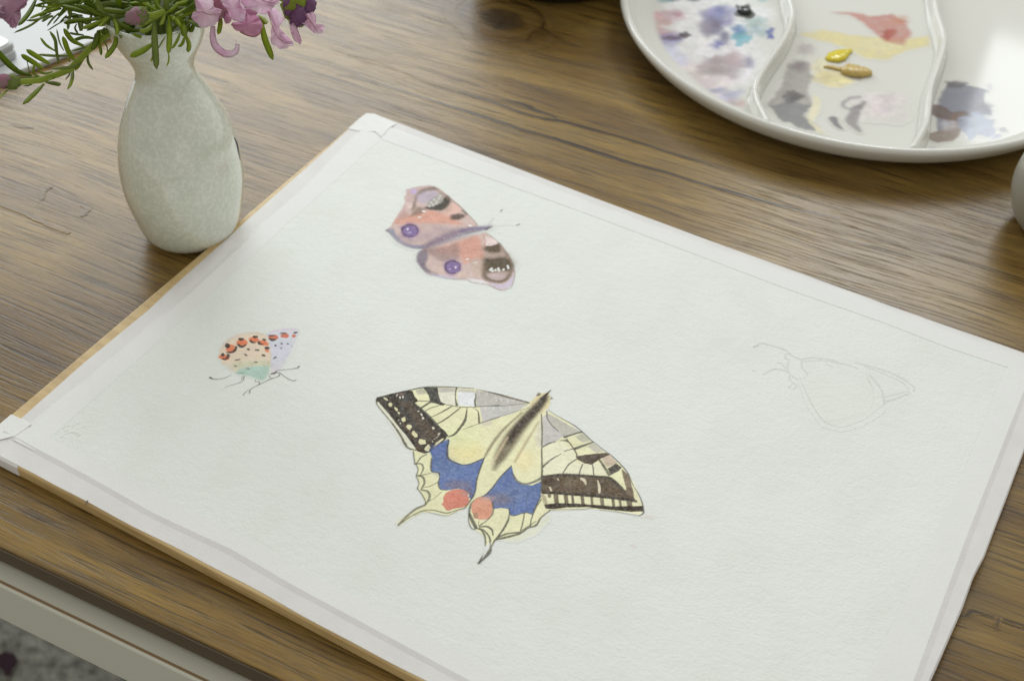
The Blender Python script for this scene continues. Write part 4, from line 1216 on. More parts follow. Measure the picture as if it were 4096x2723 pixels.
for x, y, rx, ry, rt in [(565, 540, 46, 46, 0), (805, 420, 52, 24, 0), (1050, 380, 48, 22, 0), (1205, 430, 38, 18, .3), (485, 690, 36, 28, 0), (1255, 575, 46, 26, .1), (1540, 318, 60, 13, -.05), (1750, 308, 40, 15, -.2),
                         (1400, 532, 20, 19, 0), (1510, 498, 20, 14, -.4), (1615, 502, 28, 8, .25), (1505, 578, 14, 12, 0), (1395, 742, 36, 13, -.4)]:
    cv.blob(SM([(x, y)])[0], rx * .2296, ry * .2296, (54, 52, 46) if y < 590 and x < 1300 or x > 1700 else (66, 66, 66), rot=rt, a=.95, soft=.16, jit=.15)
for x, y, rx, ry, rt in [(930, 598, 32, 18, .4), (1085, 610, 42, 17, .05), (885, 692, 34, 17, .5), (1195, 705, 38, 20, .3), (740, 782, 52, 14, -.2), (1060, 822, 40, 10, 0), (705, 890, 30, 12, .3), (920, 932, 34, 9, 0), (1690, 545, 12, 6, 0)]:
    cv.blob(SM([(x, y)])[0], rx * .2296, ry * .2296, (82, 78, 72), rot=rt, a=.92, soft=.25, jit=.15)
PEN = (74, 70, 64)
for pts, w in [([(265, 1090), (330, 1115), (430, 1115), (560, 1080), (640, 1040)], [1.3, .5, .4, .3, .12]), ([(720, 1020), (790, 1012), (855, 1003)], .3), ([(820, 1060), (812, 1120)], .28), ([(858, 1060), (840, 1130), (790, 1170), (690, 1205), (590, 1230), (515, 1265)], [.5, .4, .3, .25, .22, .15]),
               ([(1045, 1130), (1065, 1165)], .35), ([(1095, 1160), (1120, 1160), (1125, 1190), (1105, 1215)], .4), ([(1340, 1100), (1220, 1160), (1110, 1215), (1000, 1270), (960, 1310), (950, 1360)], [.5, .35, .4, .35, .5, .5]), ([(935, 1300), (880, 1345), (840, 1392)], [.25, .3, .45]),
               ([(1410, 970), (1530, 955), (1660, 940), (1770, 925), (1812, 895)], [.4, .3, .3, .5, 1.0]), ([(1420, 1000), (1480, 1010), (1550, 1060), (1640, 1120), (1720, 1145), (1758, 1132)], [.5, .45, .35, .4, .4, .5]), ([(1290, 1060), (1310, 1080)], .5), ([(1340, 1105), (1400, 1085), (1460, 1060), (1480, 1025)], [.6, .35, .6, .6])]:
    cv.stroke(SM(pts), w, PEN, a=.92, soft=.1)
cv.fill(SM([(1290, 1035), (1340, 1010), (1400, 990), (1420, 970), (1425, 1005), (1380, 1030)]), (82, 66, 60), a=.95, soft=.15)
cv.granulate(.08)
sm = empty('spotted_butterfly_painting', paper_world(0)(*[np.array([v]) for v in paper_conv(SM([(1000, 750)]))[0]])[0])
sm.parent = paper
sm.matrix_parent_inverse = Matrix.Translation(paper.location).inverted()
sm['label'] = 'small closed butterfly with orange and black spots on cream and lilac wings'
cv.build('wing', M['paint'], sm, paper_world(.00006), regions=[
    ('wing', SM([(1240, 100), (1900, 100), (1900, 700), (1450, 985), (1330, 985), (1335, 700), (1280, 430)])),
    ('wing', SM([(300, 100), (1280, 100), (1340, 700), (1320, 985), (1270, 1080), (1190, 1155), (1040, 1110), (960, 1075), (740, 1035), (590, 960), (300, 900)])),
    ('leg_lines', None)])

# ------------------------------------------------------------------ pencil sketch of a fourth butterfly
SK = crop(2950, 1330, 800 / 2359)
cv = Canvas(SK([(150, 90), (2120, 90), (2120, 1150), (150, 1150)]), 0.3, paper_conv, wob=.06, seed=33)
cv.fill(SK([(800, 560), (1000, 560), (1400, 650), (1600, 750), (1650, 900), (1400, 1050), (1200, 1100), (1050, 1060), (900, 850)]), (200, 205, 192), a=.22, soft=5, var=.03)
for pts, w, a in [([(190, 168), (240, 150)], .7, .9), ([(250, 135), (290, 125), (350, 138), (480, 175), (560, 200), (610, 240), (660, 280), (720, 300), (760, 325)], .3, .7), ([(600, 310), (565, 300), (565, 260), (600, 245), (630, 255)], .3, .7), ([(600, 330), (590, 400), (600, 450)], .25, .6),
                  ([(480, 355), (510, 355), (540, 390), (590, 430)], .3, .7), ([(300, 490), (370, 455), (420, 430), (480, 432), (560, 445), (620, 480)], .35, .8), ([(175, 448), (205, 445)], .3, .6), ([(620, 500), (610, 540), (650, 585), (695, 630), (660, 665)], .3, .7), ([(640, 590), (605, 650)], .28, .6), ([(640, 510), (700, 545), (740, 550), (800, 530), (820, 480), (780, 430), (755, 390), (755, 320)], .32, .7),
                  ([(770, 310), (860, 295), (960, 298), (1080, 312), (1180, 340)], .32, .7), ([(770, 335), (900, 325), (1050, 328), (1180, 355), (1300, 380), (1420, 420)], .25, .5), ([(1380, 345), (1480, 375), (1600, 405), (1720, 440), (1850, 490), (1980, 560), (2060, 620), (2085, 650), (2075, 690)], .32, .65), ([(1500, 400), (1650, 450), (1760, 500), (1900, 560), (1990, 620), (2020, 680)], .22, .45),
                  ([(740, 560), (800, 680), (860, 810), (930, 930), (1000, 1030), (1080, 1080), (1180, 1112), (1290, 1105), (1400, 1065), (1500, 1020), (1620, 930), (1700, 870), (1730, 830)], [.35, .35, .45, .5, .55, .45, .4, .4, .3, .3, .3, .35, .5], .8), ([(1560, 500), (1640, 590), (1700, 680), (1725, 770), (1730, 840)], .35, .7), ([(1530, 530), (1580, 630), (1600, 720), (1605, 820), (1560, 900)], .25, .55), ([(1735, 815), (1850, 785), (1960, 740), (2040, 710)], [.5, .35, .3, .2], .75), ([(1740, 750), (1850, 730), (1960, 700), (2020, 685)], .22, .5), ([(1020, 1050), (1150, 1040), (1300, 1010), (1400, 965)], .3, .55), ([(1045, 370), (1130, 400)], .2, .4)]:
    cv.stroke(SK(pts), np.array(w) * .8 if hasattr(w, '__len__') else w * .8, (158, 160, 153), a=a * .92, soft=.17, grain=.6)
sk = cv.build('pencil_sketch', M['paint'], paper, paper_world(.00006))[0]
sk['label'] = 'faint pencil outline of a butterfly not yet painted'

# blind stamp of the paper mill
EM = crop(0, 1600, 600 / 1882)
for pts in ([(905, 340), (935, 305), (1005, 285)], [(790, 350), (830, 325), (875, 318)], [(800, 395), (860, 372)], [(775, 468), (815, 428), (870, 405), (935, 398)], [(935, 398), (985, 415), (1010, 430), (965, 450)], [(1020, 348), (1050, 335), (1085, 322)]):
    P = catmull([on_z(q, PZ) for q in EM(pts)], 5)
    P[:, 2] = PZ - .00026
    V, Fc = tube(P, .00042, 8)
    mesh_obj('blind_stamp', V, Fc, M['paper'], paper)

# ------------------------------------------------------------------ vase
VC = np.array([-0.2080, -0.0042])
vz = [0.0, .0066, .0219, .0383, .0547, .0711, .0875, .1000, .1060, .1115, .1180, .1262, .1340, .1432]
vr = [.0196, .0275, .0318, .0343, .0338, .0308, .0245, .0185, .0161, .0160, .0182, .0222, .0250, .0274]
prof = catmull(np.c_[vr, vz], 7)
prof = np.r_[[(0.0165, 0.0006), (.0185, .0002)], prof[1:]]
lean = lambda z: (-0.0019 * z / .13, 0.0038 * z / .13)
inner = [(r - .0024, z) for r, z in prof[::-1] if z > 0.004]
full = [tuple(p) for p in prof] + [(vr[-1] - .0006, .1440), (vr[-1] - .0016, .1438)] + inner
V, Fc = lathe(full, 112, VC, lean, True, True)
vase = empty('vase', (*VC, 0))
tag(vase, 'pale green glazed bottle vase with flared neck, standing against the board', 'vase')
mesh_obj('vase_body', V, Fc, M['vase'], vase)
# blue brush mark on the right shoulder of the body
bm_pts = []
ang0 = math.atan2(-.12, .99)
CR = crop(500, 500, 600 / 1711)


def vase_pt(z, ang, off=0.0001):
    r = float(np.interp(z, prof[:, 1], prof[:, 0])) + off
    lx, ly = lean(z)
    return (VC[0] + lx + r * math.cos(ang), VC[1] + ly + r * math.sin(ang), z)


V, Fc = [], []
for i in range(9):
    t = i / 8
    z = .066 - .014 * t
    a = 0.46 + .03 * math.sin(5 * t)
    w = .01 + .035 * math.sin(math.pi * min(1, t * 1.1)) ** 2
    V += [vase_pt(z, a - w), vase_pt(z, a + w), vase_pt(z, a + w, .00022), vase_pt(z, a - w, .00022)]
for i in range(8):
    for k in range(4):
        k2 = (k + 1) % 4
        Fc.append((i * 4 + k, i * 4 + k2, i * 4 + 4 + k2, i * 4 + 4 + k))
mesh_obj('brush_mark', V, Fc, M['bluemark'], vase)

# ------------------------------------------------------------------ lavender sprigs
RIM = np.array([*(VC + np.array(lean(.1432))), .1432])
ZR = depth_of(RIM)
CAMR, CAMU, CAMF = R[:, 0], -R[:, 1], R[:, 2]
LL = crop(0, 0, 500 / 1568)
MM = crop(250, 0, 600 / 2359)
FF = crop(700, 0, 650 / 2359)


def leaf_mesh(P, width, roll, thick=.00016, n=12):
    """narrow blade along the 3-D curve P"""
    P = resample(catmull(P, 5), n)
    V, Fc = [], []
    for i in range(n):
        t = i / (n - 1)
        tg = P[min(i + 1, n - 1)] - P[max(i - 1, 0)]
        tg /= np.linalg.norm(tg) + 1e-12
        side = np.cross(tg, CAMF)
        side /= np.linalg.norm(side) + 1e-12
        nor = np.cross(side, tg)
        s = math.cos(roll) * side + math.sin(roll) * nor
        q = np.cross(s, tg)
        w = width / 2 * .92 * (0.55 + 0.45 * min(1, t / .4)) * math.sqrt(max(.03, 1 - max(0, (t - .74) / .26) ** 2))
        V += [P[i] + s * w + q * w * .22, P[i] + q * thick, P[i] - s * w + q * w * .22, P[i] - q * thick]
    for i in range(n - 1):
        for k in range(4):
            k2 = (k + 1) % 4
            Fc.append((i * 4 + k, i * 4 + k2, i * 4 + 4 + k2, i * 4 + 4 + k))
    Fc += [(3, 2, 1, 0), tuple((n - 1) * 4 + k for k in range(4))]
    return V, Fc


def px_leaf(parent, pts, wpx, d0, d1, mat, roll=None):
    """pts in photo pixels from base to tip; d0, d1: metres behind (+) or before (-) the vase mouth"""
    k = len(pts)
    P = [at_depth(p, ZR + d0 + (d1 - d0) * i / (k - 1)) for i, p in enumerate(pts)]
    zc = ZR + (d0 + d1) / 2
    V, Fc = leaf_mesh(P, wpx / F * zc * 1.18, rnd.uniform(-.35, .35) if roll is None else roll)
    return mesh_obj('leaf', V, Fc, M[mat], parent)


def px_stem(parent, pts, ds, r0, r1, mat='leafC', rooted=True):
    P = [at_depth(p, ZR + d) for p, d in zip(pts, ds)]
    if rooted:      # the stalk stands in the vase and leaves it through the mouth
        P = [np.array([*(VC + np.array(lean(.095))), .095]), RIM + (P[0] - RIM) * .25 * np.array([1, 1, 0])] + P
    P = catmull(P, 6)
    V, Fc = tube(P, np.linspace(r0, r1, len(P)), 8)
    return mesh_obj('stem', V, Fc, M[mat], parent)


def sprig(label, base=None):
    o = empty('lavender_sprig', base if base is not None else (RIM[0], RIM[1], RIM[2] - .03))
    return tag(o, label, 'flower sprig', 'lavender sprigs in the vase')


SL, SMn = 500 / 1568, 600 / 2359
# --- trailing sprig on the left
s1 = sprig('leafy lavender sprig hanging out of the vase to the left, small bud at its end')
px_stem(s1, LL([(1600, 300), (1400, 400), (1150, 590), (1000, 750), (850, 880), (560, 990), (430, 1015), (200, 1030), (110, 1020)]), [.0, -.006, -.012, -.016, -.02, -.024, -.026, -.03, -.03], .0019, .0014, 'leafD')
for pts, w, mt, d in [([(620, 800), (480, 720), (330, 625)], 60, 'leafA', -.02), ([(540, 860), (400, 770), (265, 690)], 62, 'leafA', -.025), ([(690, 640), (580, 570), (505, 475)], 32, 'leafA', -.012), ([(735, 800), (705, 620), (690, 500), (625, 395)], 40, 'leafC', -.028),
                      ([(800, 640), (745, 530), (710, 365)], 20, 'leafC', -.01), ([(930, 760), (850, 640), (790, 460)], 64, 'leafA', -.03), ([(1050, 580), (900, 500), (800, 360)], 58, 'leafA', -.02), ([(870, 700), (650, 700), (480, 685)], 32, 'leafC', -.012),
                      ([(400, 950), (200, 880), (0, 690), (-90, 590)], 74, 'leafB', -.04), ([(550, 1050), (440, 1160), (290, 1310)], 64, 'leafA', -.03), ([(910, 880), (895, 1000), (855, 1120)], 66, 'leafA', -.03), ([(570, 1030), (680, 1050), (765, 1060)], 48, 'leafC', -.035),
                      ([(890, 890), (860, 950), (820, 1000)], 24, 'leafC', -.02), ([(1100, 650), (1105, 780), (1165, 880)], 30, 'leafC', -.018), ([(1240, 530), (1260, 620), (1270, 695)], 40, 'leafB', -.02), ([(1200, 420), (1190, 520), (1160, 635)], 66, 'leafB', -.02),
                      ([(1450, 420), (1440, 560), (1320, 735)], 62, 'leafA', -.025), ([(1300, 500), (1340, 580), (1350, 660)], 14, 'leafC', -.02), ([(1010, 730), (980, 800), (840, 850), (640, 860)], 40, 'leafC', -.035), ([(800, 880), (690, 950), (600, 1010)], 50, 'leafD', -.03),
                      ([(500, 960), (340, 980), (200, 975)], 24, 'leafC', -.02), ([(550, 990), (420, 920), (430, 800)], 30, 'leafD', -.03), ([(370, 940), (350, 830), (330, 740)], 26, 'leafA', -.026), ([(660, 900), (560, 920), (480, 890)], 34, 'leafA', -.022), ([(150, 1090), (60, 1150), (-60, 1270)], 95, 'leafA', -.05),
                      ([(1080, 640), (1010, 780), (940, 890)], 50, 'leafD', -.02), ([(1150, 560), (1050, 600), (900, 640)], 26, 'leafC', -.012), ([(880, 780), (860, 740), (850, 720)], 40, 'leafD', -.03), ([(470, 960), (380, 1060), (300, 1075)], 30, 'leafC', -.02)]:
    px_leaf(s1, LL(pts), w * SL, -.012, d, mt)


def bud_mesh(c, r, stretch, axis, bumps=10, seed=1):
    rr = random.Random(seed)
    V, Fc = [], []
    nu, nv = 14, 9
    ax = np.array(axis, float)
    ax /= np.linalg.norm(ax)
    u = np.cross(ax, CAMF)
    u /= np.linalg.norm(u)
    w = np.cross(ax, u)
    for j in range(nv):
        th = math.pi * (j + .5) / nv
        for i in range(nu):
            ph = 2 * math.pi * i / nu
            q = r * (1 + .16 * math.sin(ph * 4 + j * 2.1) + rr.uniform(-.07, .07))
            V.append(np.array(c) + ax * math.cos(th) * q * stretch + (u * math.cos(ph) + w * math.sin(ph)) * math.sin(th) * q)
    for j in range(nv - 1):
        for i in range(nu):
            i2 = (i + 1) % nu
            Fc.append((j * nu + i, j * nu + i2, (j + 1) * nu + i2, (j + 1) * nu + i))
    Fc += [tuple(range(nu - 1, -1, -1)), tuple((nv - 1) * nu + i for i in range(nu))]
    return V, Fc


c = at_depth(LL([(50, 1020)])[0], ZR - .031)
V, Fc = bud_mesh(c, .0034, 1.7, -CAMR, seed=3)
mesh_obj('bud', V, Fc, M['bud'], s1)
c = at_depth(LL([(150, 1030)])[0], ZR - .030)
V, Fc = bud_mesh(c, .0037, 1.1, -CAMR, seed=4)
mesh_obj('calyx', V, Fc, M['leafC'], s1)

# --- dense leafy sprigs at the mouth, one over each node
nodes = [
    ('dense dark green lavender sprig at the left of the vase mouth', (433, 69), -.012, 'B', 0.5),
    ('bright green lavender sprig over the middle of the vase mouth, leaves hanging before the neck', (662, 46), -.03, 'A', 1.0),
    ('dark lavender sprig at the upper left, thin blades over the white sheet', (270, 30), .0, 'B', 0.3),
    ('lavender sprig behind the right rim, half hidden by pink petals', (745, 40), -.012, 'A', 0.8)]
SPR = []
for label, (nx, ny), d, kind, up in nodes:
    s = sprig(label)
    SPR.append(s)
    px_stem(s, [(nx, ny), (nx + (nx - 640) * .4, ny - 150), (nx + (nx - 640) * .7, ny - 330)], [d, d - .01, d - .02], .0018, .0012, 'leafC')
sA, sB, sC, sD = SPR
for pts, w, mt, d in [([(1440, 300), (1450, 700), (1480, 1090)], 100, 'leafC', -.04), ([(1670, 250), (1680, 600), (1665, 850)], 82, 'leafA', -.038), ([(1665, 830), (1670, 950), (1640, 1045)], 28, 'leafA', -.038), ([(1420, 690), (1250, 800), (1060, 890)], 95, 'leafA', -.037),
                      ([(1850, 520), (1790, 660), (1720, 770)], 50, 'leafA', -.034), ([(1920, 580), (1880, 690), (1815, 738)], 55, 'leafA', -.034), ([(1640, 200), (1400, 250), (1240, 100)], 70, 'leafD', -.035), ([(1430, 380), (1330, 470), (1210, 500)], 70, 'leafD', -.038), ([(1600, 200), (1580, 300), (1540, 400)], 70, 'leafD', -.04),
                      ([(1590, 170), (1500, 100), (1440, -20)], 60, 'leafA', -.03), ([(1620, 580), (1560, 670), (1510, 760)], 24, 'leafC', -.034), ([(1600, 160), (1620, 60), (1600, -60)], 50, 'leafA', -.03), ([(1700, 280), (1740, 290), (1720, 310)], 70, 'leafA', -.036), ([(1430, 860), (1410, 920), (1390, 975)], 26, 'leafA', -.034), ([(1640, 200), (1740, 130), (1830, 40)], 60, 'leafA', -.03), ([(1480, 170), (1350, 90), (1250, 30)], 60, 'leafA', -.03), ([(1690, 250), (1790, 330), (1860, 420)], 60, 'leafA', -.035), ([(1560, 240), (1380, 330), (1200, 420)], 60, 'leafD', -.036)]:
    px_leaf(sB, MM(pts), w * SMn, -.034, d, mt)
for pts, w, mt, d in [([(1940, 560), (1990, 700), (1970, 825)], 66, 'leafA', -.02), ([(1850, 330), (1900, 450), (1920, 575)], 95, 'leafA', -.025), ([(2090, 150), (1940, 230), (1770, 300)], 66, 'leafA', -.02), ([(2060, 10), (1900, 50), (1770, 75)], 60, 'leafA', -.02), ([(2060, 380), (2030, 460), (2000, 510)], 80, 'leafB', -.015), ([(1720, 470), (1800, 390), (1860, 330)], 50, 'leafB', -.015), ([(2080, 230), (1980, 330), (1850, 420)], 60, 'leafB', -.012), ([(2000, 380), (1960, 460), (1950, 520)], 60, 'leafB', -.015), ([(1980, 100), (1880, 180), (1760, 240)], 60, 'leafA', -.022)]:
    px_leaf(sD, MM(pts), w * SMn, -.014, d, mt)
for pts, w, mt, d in [([(1060, 200), (850, 175), (640, 150)], 100, 'leafB', -.02), ([(1230, 480), (1050, 470), (850, 350)], 66, 'leafB', -.015), ([(1400, 585), (1250, 590), (1090, 530)], 44, 'leafA', -.025), ([(720, 270), (560, 220), (380, 130), (200, 90)], 70, 'leafB', -.02), ([(720, 270), (450, 310), (150, 330), (20, 360)], 60, 'leafB', -.02), ([(700, 280), (500, 380), (300, 450)], 70, 'leafA', -.022), ([(740, 280), (640, 360), (580, 420)], 60, 'leafA', -.022),
                      ([(800, 300), (850, 420), (860, 560)], 66, 'leafA', -.022), ([(860, 420), (900, 540), (930, 610)], 40, 'leafC', -.02), ([(560, 480), (540, 620), (470, 790)], 80, 'leafB', -.02), ([(720, 260), (650, 330), (620, 420)], 80, 'leafA', -.02), ([(600, 480), (590, 740), (600, 860)], 36, 'leafA', -.02), ([(720, 300), (700, 480), (540, 500)], 70, 'leafB', -.01), ([(640, 650), (700, 740), (705, 860)], 18, 'leafC', -.02), ([(780, 260), (900, 380), (1100, 470)], 60, 'leafB', -.015)]:
    px_leaf(sA, MM(pts), w * SMn, -.014, d, mt)
for pts, w, mt, d in [([(450, -10), (370, 150), (230, 325)], 58, 'leafB', -.02), ([(770, 110), (500, 180), (370, 235)], 34, 'leafA', -.01), ([(620, 140), (400, 310), (175, 415)], 26, 'leafC', -.01), ([(740, 165), (660, 240), (590, 330)], 22, 'leafC', 0), ([(790, 155), (710, 250), (665, 300)], 22, 'leafC', 0), ([(835, 195), (775, 260), (745, 295)], 26, 'leafB', 0), ([(1000, 270), (900, 280), (800, 295)], 40, 'leafB', -.01),
                      ([(1290, 200), (1000, 130), (760, 70)], 68, 'leafB', -.02), ([(770, 110), (600, 90), (420, 75)], 24, 'leafA', 0), ([(560, 20), (540, 90), (520, 130)], 18, 'leafC', 0), ([(800, 60), (700, 110), (590, 140)], 40, 'leafA', -.005), ([(640, 170), (480, 240), (330, 260)], 40, 'leafC', -.012), ([(700, 20), (560, 40), (430, 80)], 30, 'leafB', 0), ([(900, 120), (860, 260), (850, 380)], 44, 'leafC', .0), ([(960, 300), (940, 360), (980, 430)], 26, 'leafC', 0), ([(1050, 440), (950, 430), (870, 415)], 30, 'leafB', -.01), ([(1200, 490), (1050, 470), (900, 520)], 40, 'leafB', -.01)]:
    px_leaf(sC, LL(pts), w * SL, -.002, d, mt)
# loose blades that fill the bush and rise out of the picture
rr = random.Random(11)
for s, (nx, ny), d, nleaf, sx in ((sA, (433, 62), -.008, 56, 150), (sB, (640, 40), -.024, 34, 130), (sC, (270, 15), .004, 30, 110), (sD, (735, 20), -.006, 20, 90)):
    for k in range(nleaf):
        a = rr.uniform(0, 2 * math.pi)
        bx, by = nx + rr.gauss(0, sx * .45), ny - 35 + rr.gauss(0, 48)
        if by > 105 and bx < 420:
            by -= 70
        L = rr.uniform(60, 125)
        tx, ty = bx + L * math.cos(a), by + L * .8 * math.sin(a) - 12
        if ty > 135:
            ty = 135 - rr.uniform(0, 40)
        mx_, my_ = (bx + tx) / 2 + rr.uniform(-10, 10), (by + ty) / 2 + rr.uniform(-12, 6)
        dd_ = d + rr.uniform(.0, .02)
        px_leaf(s, [(bx, by), (mx_, my_), (tx, ty)], rr.uniform(13, 23), dd_, dd_ + rr.uniform(-.015, .02), rr.choice(['leafA', 'leafB', 'leafB', 'leafA', 'leafC'] if s is not sA else ['leafB', 'leafB', 'leafA']), roll=rr.uniform(-1, 1))
    # crown above the frame
    for k in range(26):
        a = rr.uniform(0, 2 * math.pi)
        hgt = rr.uniform(60, 330)
        bx, by = nx + (nx - 640) * .5 * hgt / 330, ny - hgt
        L = rr.uniform(60, 120)
        dd_ = d - .01
        px_leaf(s, [(bx, by), (bx + L * .5 * math.cos(a), by - L * .3 + L * .2 * math.sin(a)), (bx + L * math.cos(a), by - L * .25 + L * .5 * math.sin(a))], rr.uniform(11, 18), dd_, dd_ + .03 * math.sin(a * 2 + 1), rr.choice(['leafA', 'leafB', 'leafC']), roll=rr.uniform(-1, 1))
# woolly bud on the middle sprig
c = at_depth(MM([(1155, 262)])[0], ZR - .046)
V, Fc = bud_mesh(c, .0040, 1.25, -CAMR * .9 - CAMU * .25, seed=6)
mesh_obj('bud', V, Fc, M['bud'], sB)
c = at_depth(MM([(1225, 255)])[0], ZR - .045)
V, Fc = bud_mesh(c, .0042, .9, -CAMR, seed=7)
mesh_obj('calyx', V, Fc, M['leafC'], sB)
px_stem(sB, MM([(1240, 250), (1330, 245), (1440, 240), (1600, 190)]), [-.045, -.042, -.038, -.034], .0013, .0016, 'leafD', False)


# --- pink flower heads
def petal(parent, pts, d, mat, bulge=.003, ruffle=.0015, seed=0, tilt=(0, 0), thick=.00035):
    """closed outline in photo pixels -> a curled sheet with thickness, d metres before/behind the vase mouth"""
    r = random.Random(seed)
    P = catmull(pts, 6, True)
    cpt = P.mean(0)
    q_ = np.arange(len(P)) * 2 * math.pi / len(P)
    P = cpt + (P - cpt) * (1 + .025 * np.sin(9 * q_ + seed) + .02 * np.sin(17 * q_ + 2 * seed))[:, None]
    n = len(P)
    rings = [1.0, .78, .52, .26]
    ph = [r.uniform(0, 6) for _ in range(3)]
    ext = np.abs(P - cpt).max()

    def pt(q, k, rad, side):
        a = 2 * math.pi * k / n
        off = bulge * (1 - rad ** 2) * -1 + 1.5 * ruffle * rad ** 2 * (math.sin(3 * a + ph[0]) + .7 * math.sin(7 * a + ph[1]) + .4 * math.sin(13 * a + ph[2])) + (q[0] - cpt[0]) / ext * tilt[0] + (q[1] - cpt[1]) / ext * tilt[1]
        return at_depth(q, ZR + d + off + side * thick)
    V, Fc = [], []
    for side in (0, 1):
        for rad in rings:
            for k in range(n):
                V.append(pt(cpt + (P[k] - cpt) * rad, k, rad, side))
        V.append(pt(cpt, 0, 0, side))
    m_ = len(rings) * n + 1
    for side in (0, 1):
        o = side * m_
        for i in range(len(rings) - 1):
            for k in range(n):
                k2 = (k + 1) % n
                f = (o + i * n + k, o + i * n + k2, o + (i + 1) * n + k2, o + (i + 1) * n + k)
                Fc.append(f if side == 0 else f[::-1])
        for k in range(n):
            f = (o + (len(rings) - 1) * n + k, o + (len(rings) - 1) * n + (k + 1) % n, o + m_ - 1)
            Fc.append(f if side == 0 else f[::-1])
    for k in range(n):
        k2 = (k + 1) % n
        Fc.append((k2, k, m_ + k, m_ + k2))
    return mesh_obj('petal', V, Fc, M[mat], parent)


def vein(parent, pts, d, r=.00022):
    P = catmull([at_depth(p, ZR + d) for p in pts], 5)
    V, Fc = tube(P, np.linspace(r, r * .5, len(P)), 6)
    return mesh_obj('petal_vein', V, Fc, M['vein'], parent)


f1 = sprig('large pink lavender bloom with ruffled bracts leaning over the vase rim to the right')
f1['category'] = 'flower'
px_stem(f1, [(740, 40), (820, -10), (900, -40), (960, -90)], [-.012, -.02, -.024, -.024], .0018, .0014)
petal(f1, FF([(290, -60), (530, -60), (560, 80), (600, 120), (680, 145), (650, 220), (610, 330), (500, 395), (380, 395), (290, 320), (235, 240), (270, 180), (310, 150), (295, 60)]), -.038, 'petA', .005, .0014, 1)
petal(f1, FF([(690, 90), (760, 160), (820, 280), (790, 340), (730, 340), (700, 250), (690, 160)]), -.03, 'petB', .002, .001, 2)
petal(f1, FF([(640, -80), (880, -80), (960, 60), (1030, 150), (1000, 290), (910, 325), (800, 260), (760, 150), (690, 70)]), -.042, 'petA', .004, .0015, 3)
petal(f1, FF([(830, 330), (940, 320), (1040, 250), (1060, 200), (1170, 220), (1250, 300), (1262, 420), (1180, 535), (1060, 520), (900, 450), (830, 390)]), -.034, 'petB', .005, .001, 4)
petal(f1, FF([(990, -80), (1500, -80), (1510, 30), (1440, 90), (1380, 180), (1260, 210), (1100, 140), (1000, 110)]), -.046, 'petA', .005, .002, 5)
petal(f1, FF([(1330, 120), (1460, 130), (1560, 220), (1590, 290), (1510, 370), (1590, 490), (1715, 620), (1640, 700), (1500, 700), (1400, 620), (1390, 480), (1410, 330), (1350, 220)]), -.040, 'petA', .004, .0018, 6)
petal(f1, FF([(1690, 600), (1720, 620), (1650, 645), (1560, 620), (1500, 520), (1600, 500)]), -.043, 'petA', .003, .0006, 16)
vein(f1, FF([(1360, 190), (1410, 380), (1490, 540), (1590, 620), (1700, 635)]), -.0448)
vein(f1, FF([(390, 170), (460, 205), (540, 222), (640, 200)]), -.0436)
vein(f1, FF([(1260, 0), (1330, 30), (1420, 42), (1490, 10)]), -.0518)
vein(f1, FF([(950, 470), (1060, 520), (1150, 535), (1230, 490), (1260, 410)]), -.0365, .0004)
# curled bract hanging below
Pc = catmull([at_depth(p, ZR - .03 + k) for p, k in zip(FF([(545, 380), (545, 550), (600, 690), (740, 780), (870, 750), (905, 640)]), (0, 0, -.002, -.004, -.006, -.008))], 6)
V, Fc = [], []
for i, p in enumerate(Pc):
    t = i / (len(Pc) - 1)
    tg = Pc[min(i + 1, len(Pc) - 1)] - Pc[max(i - 1, 0)]
    tg /= np.linalg.norm(tg)
    sd = np.cross(tg, CAMF)
    sd /= np.linalg.norm(sd)
    w = (.0005 + .0014 * math.sin(math.pi * min(1, .15 + t * .75)))
    q = np.cross(sd, tg)
    V += [p + sd * w + q * .0008, p - q * .0002, p - sd * w + q * .0008, p + q * .0002]
for i in range(len(Pc) - 1):
    for k in range(4):
        k2 = (k + 1) % 4
        Fc.append((i * 4 + k, i * 4 + k2, i * 4 + 4 + k2, i * 4 + 4 + k))
Fc += [(3, 2, 1, 0), tuple((len(Pc) - 1) * 4 + k for k in range(4))]
mesh_obj('petal', V, Fc, M['petA'], f1)
c = at_depth(FF([(600, 40)])[0], ZR - .03)
V, Fc = bud_mesh(c, .0075, 1.1, CAMU, seed=9)
mesh_obj('flower_head', V, Fc, M['bud'], f1)
c = at_depth(FF([(1090, 170)])[0], ZR - .03)
V, Fc = bud_mesh(c, .0038, 1.2, CAMU, seed=10)
mesh_obj('flower_head', V, Fc, M['petB'], f1)
SF = 650 / 2359
for pts, w, mt, d in [([(660, 230), (650, 380), (625, 505)], 72, 'leafA', -.028), ([(1250, 290), (1300, 560), (1420, 870)], 86, 'leafA', -.03), ([(1205, 235), (1280, 290), (1335, 350)], 70, 'leafD', -.034)]:
    px_leaf(f1, FF(pts), w * SF, -.028, d, mt)

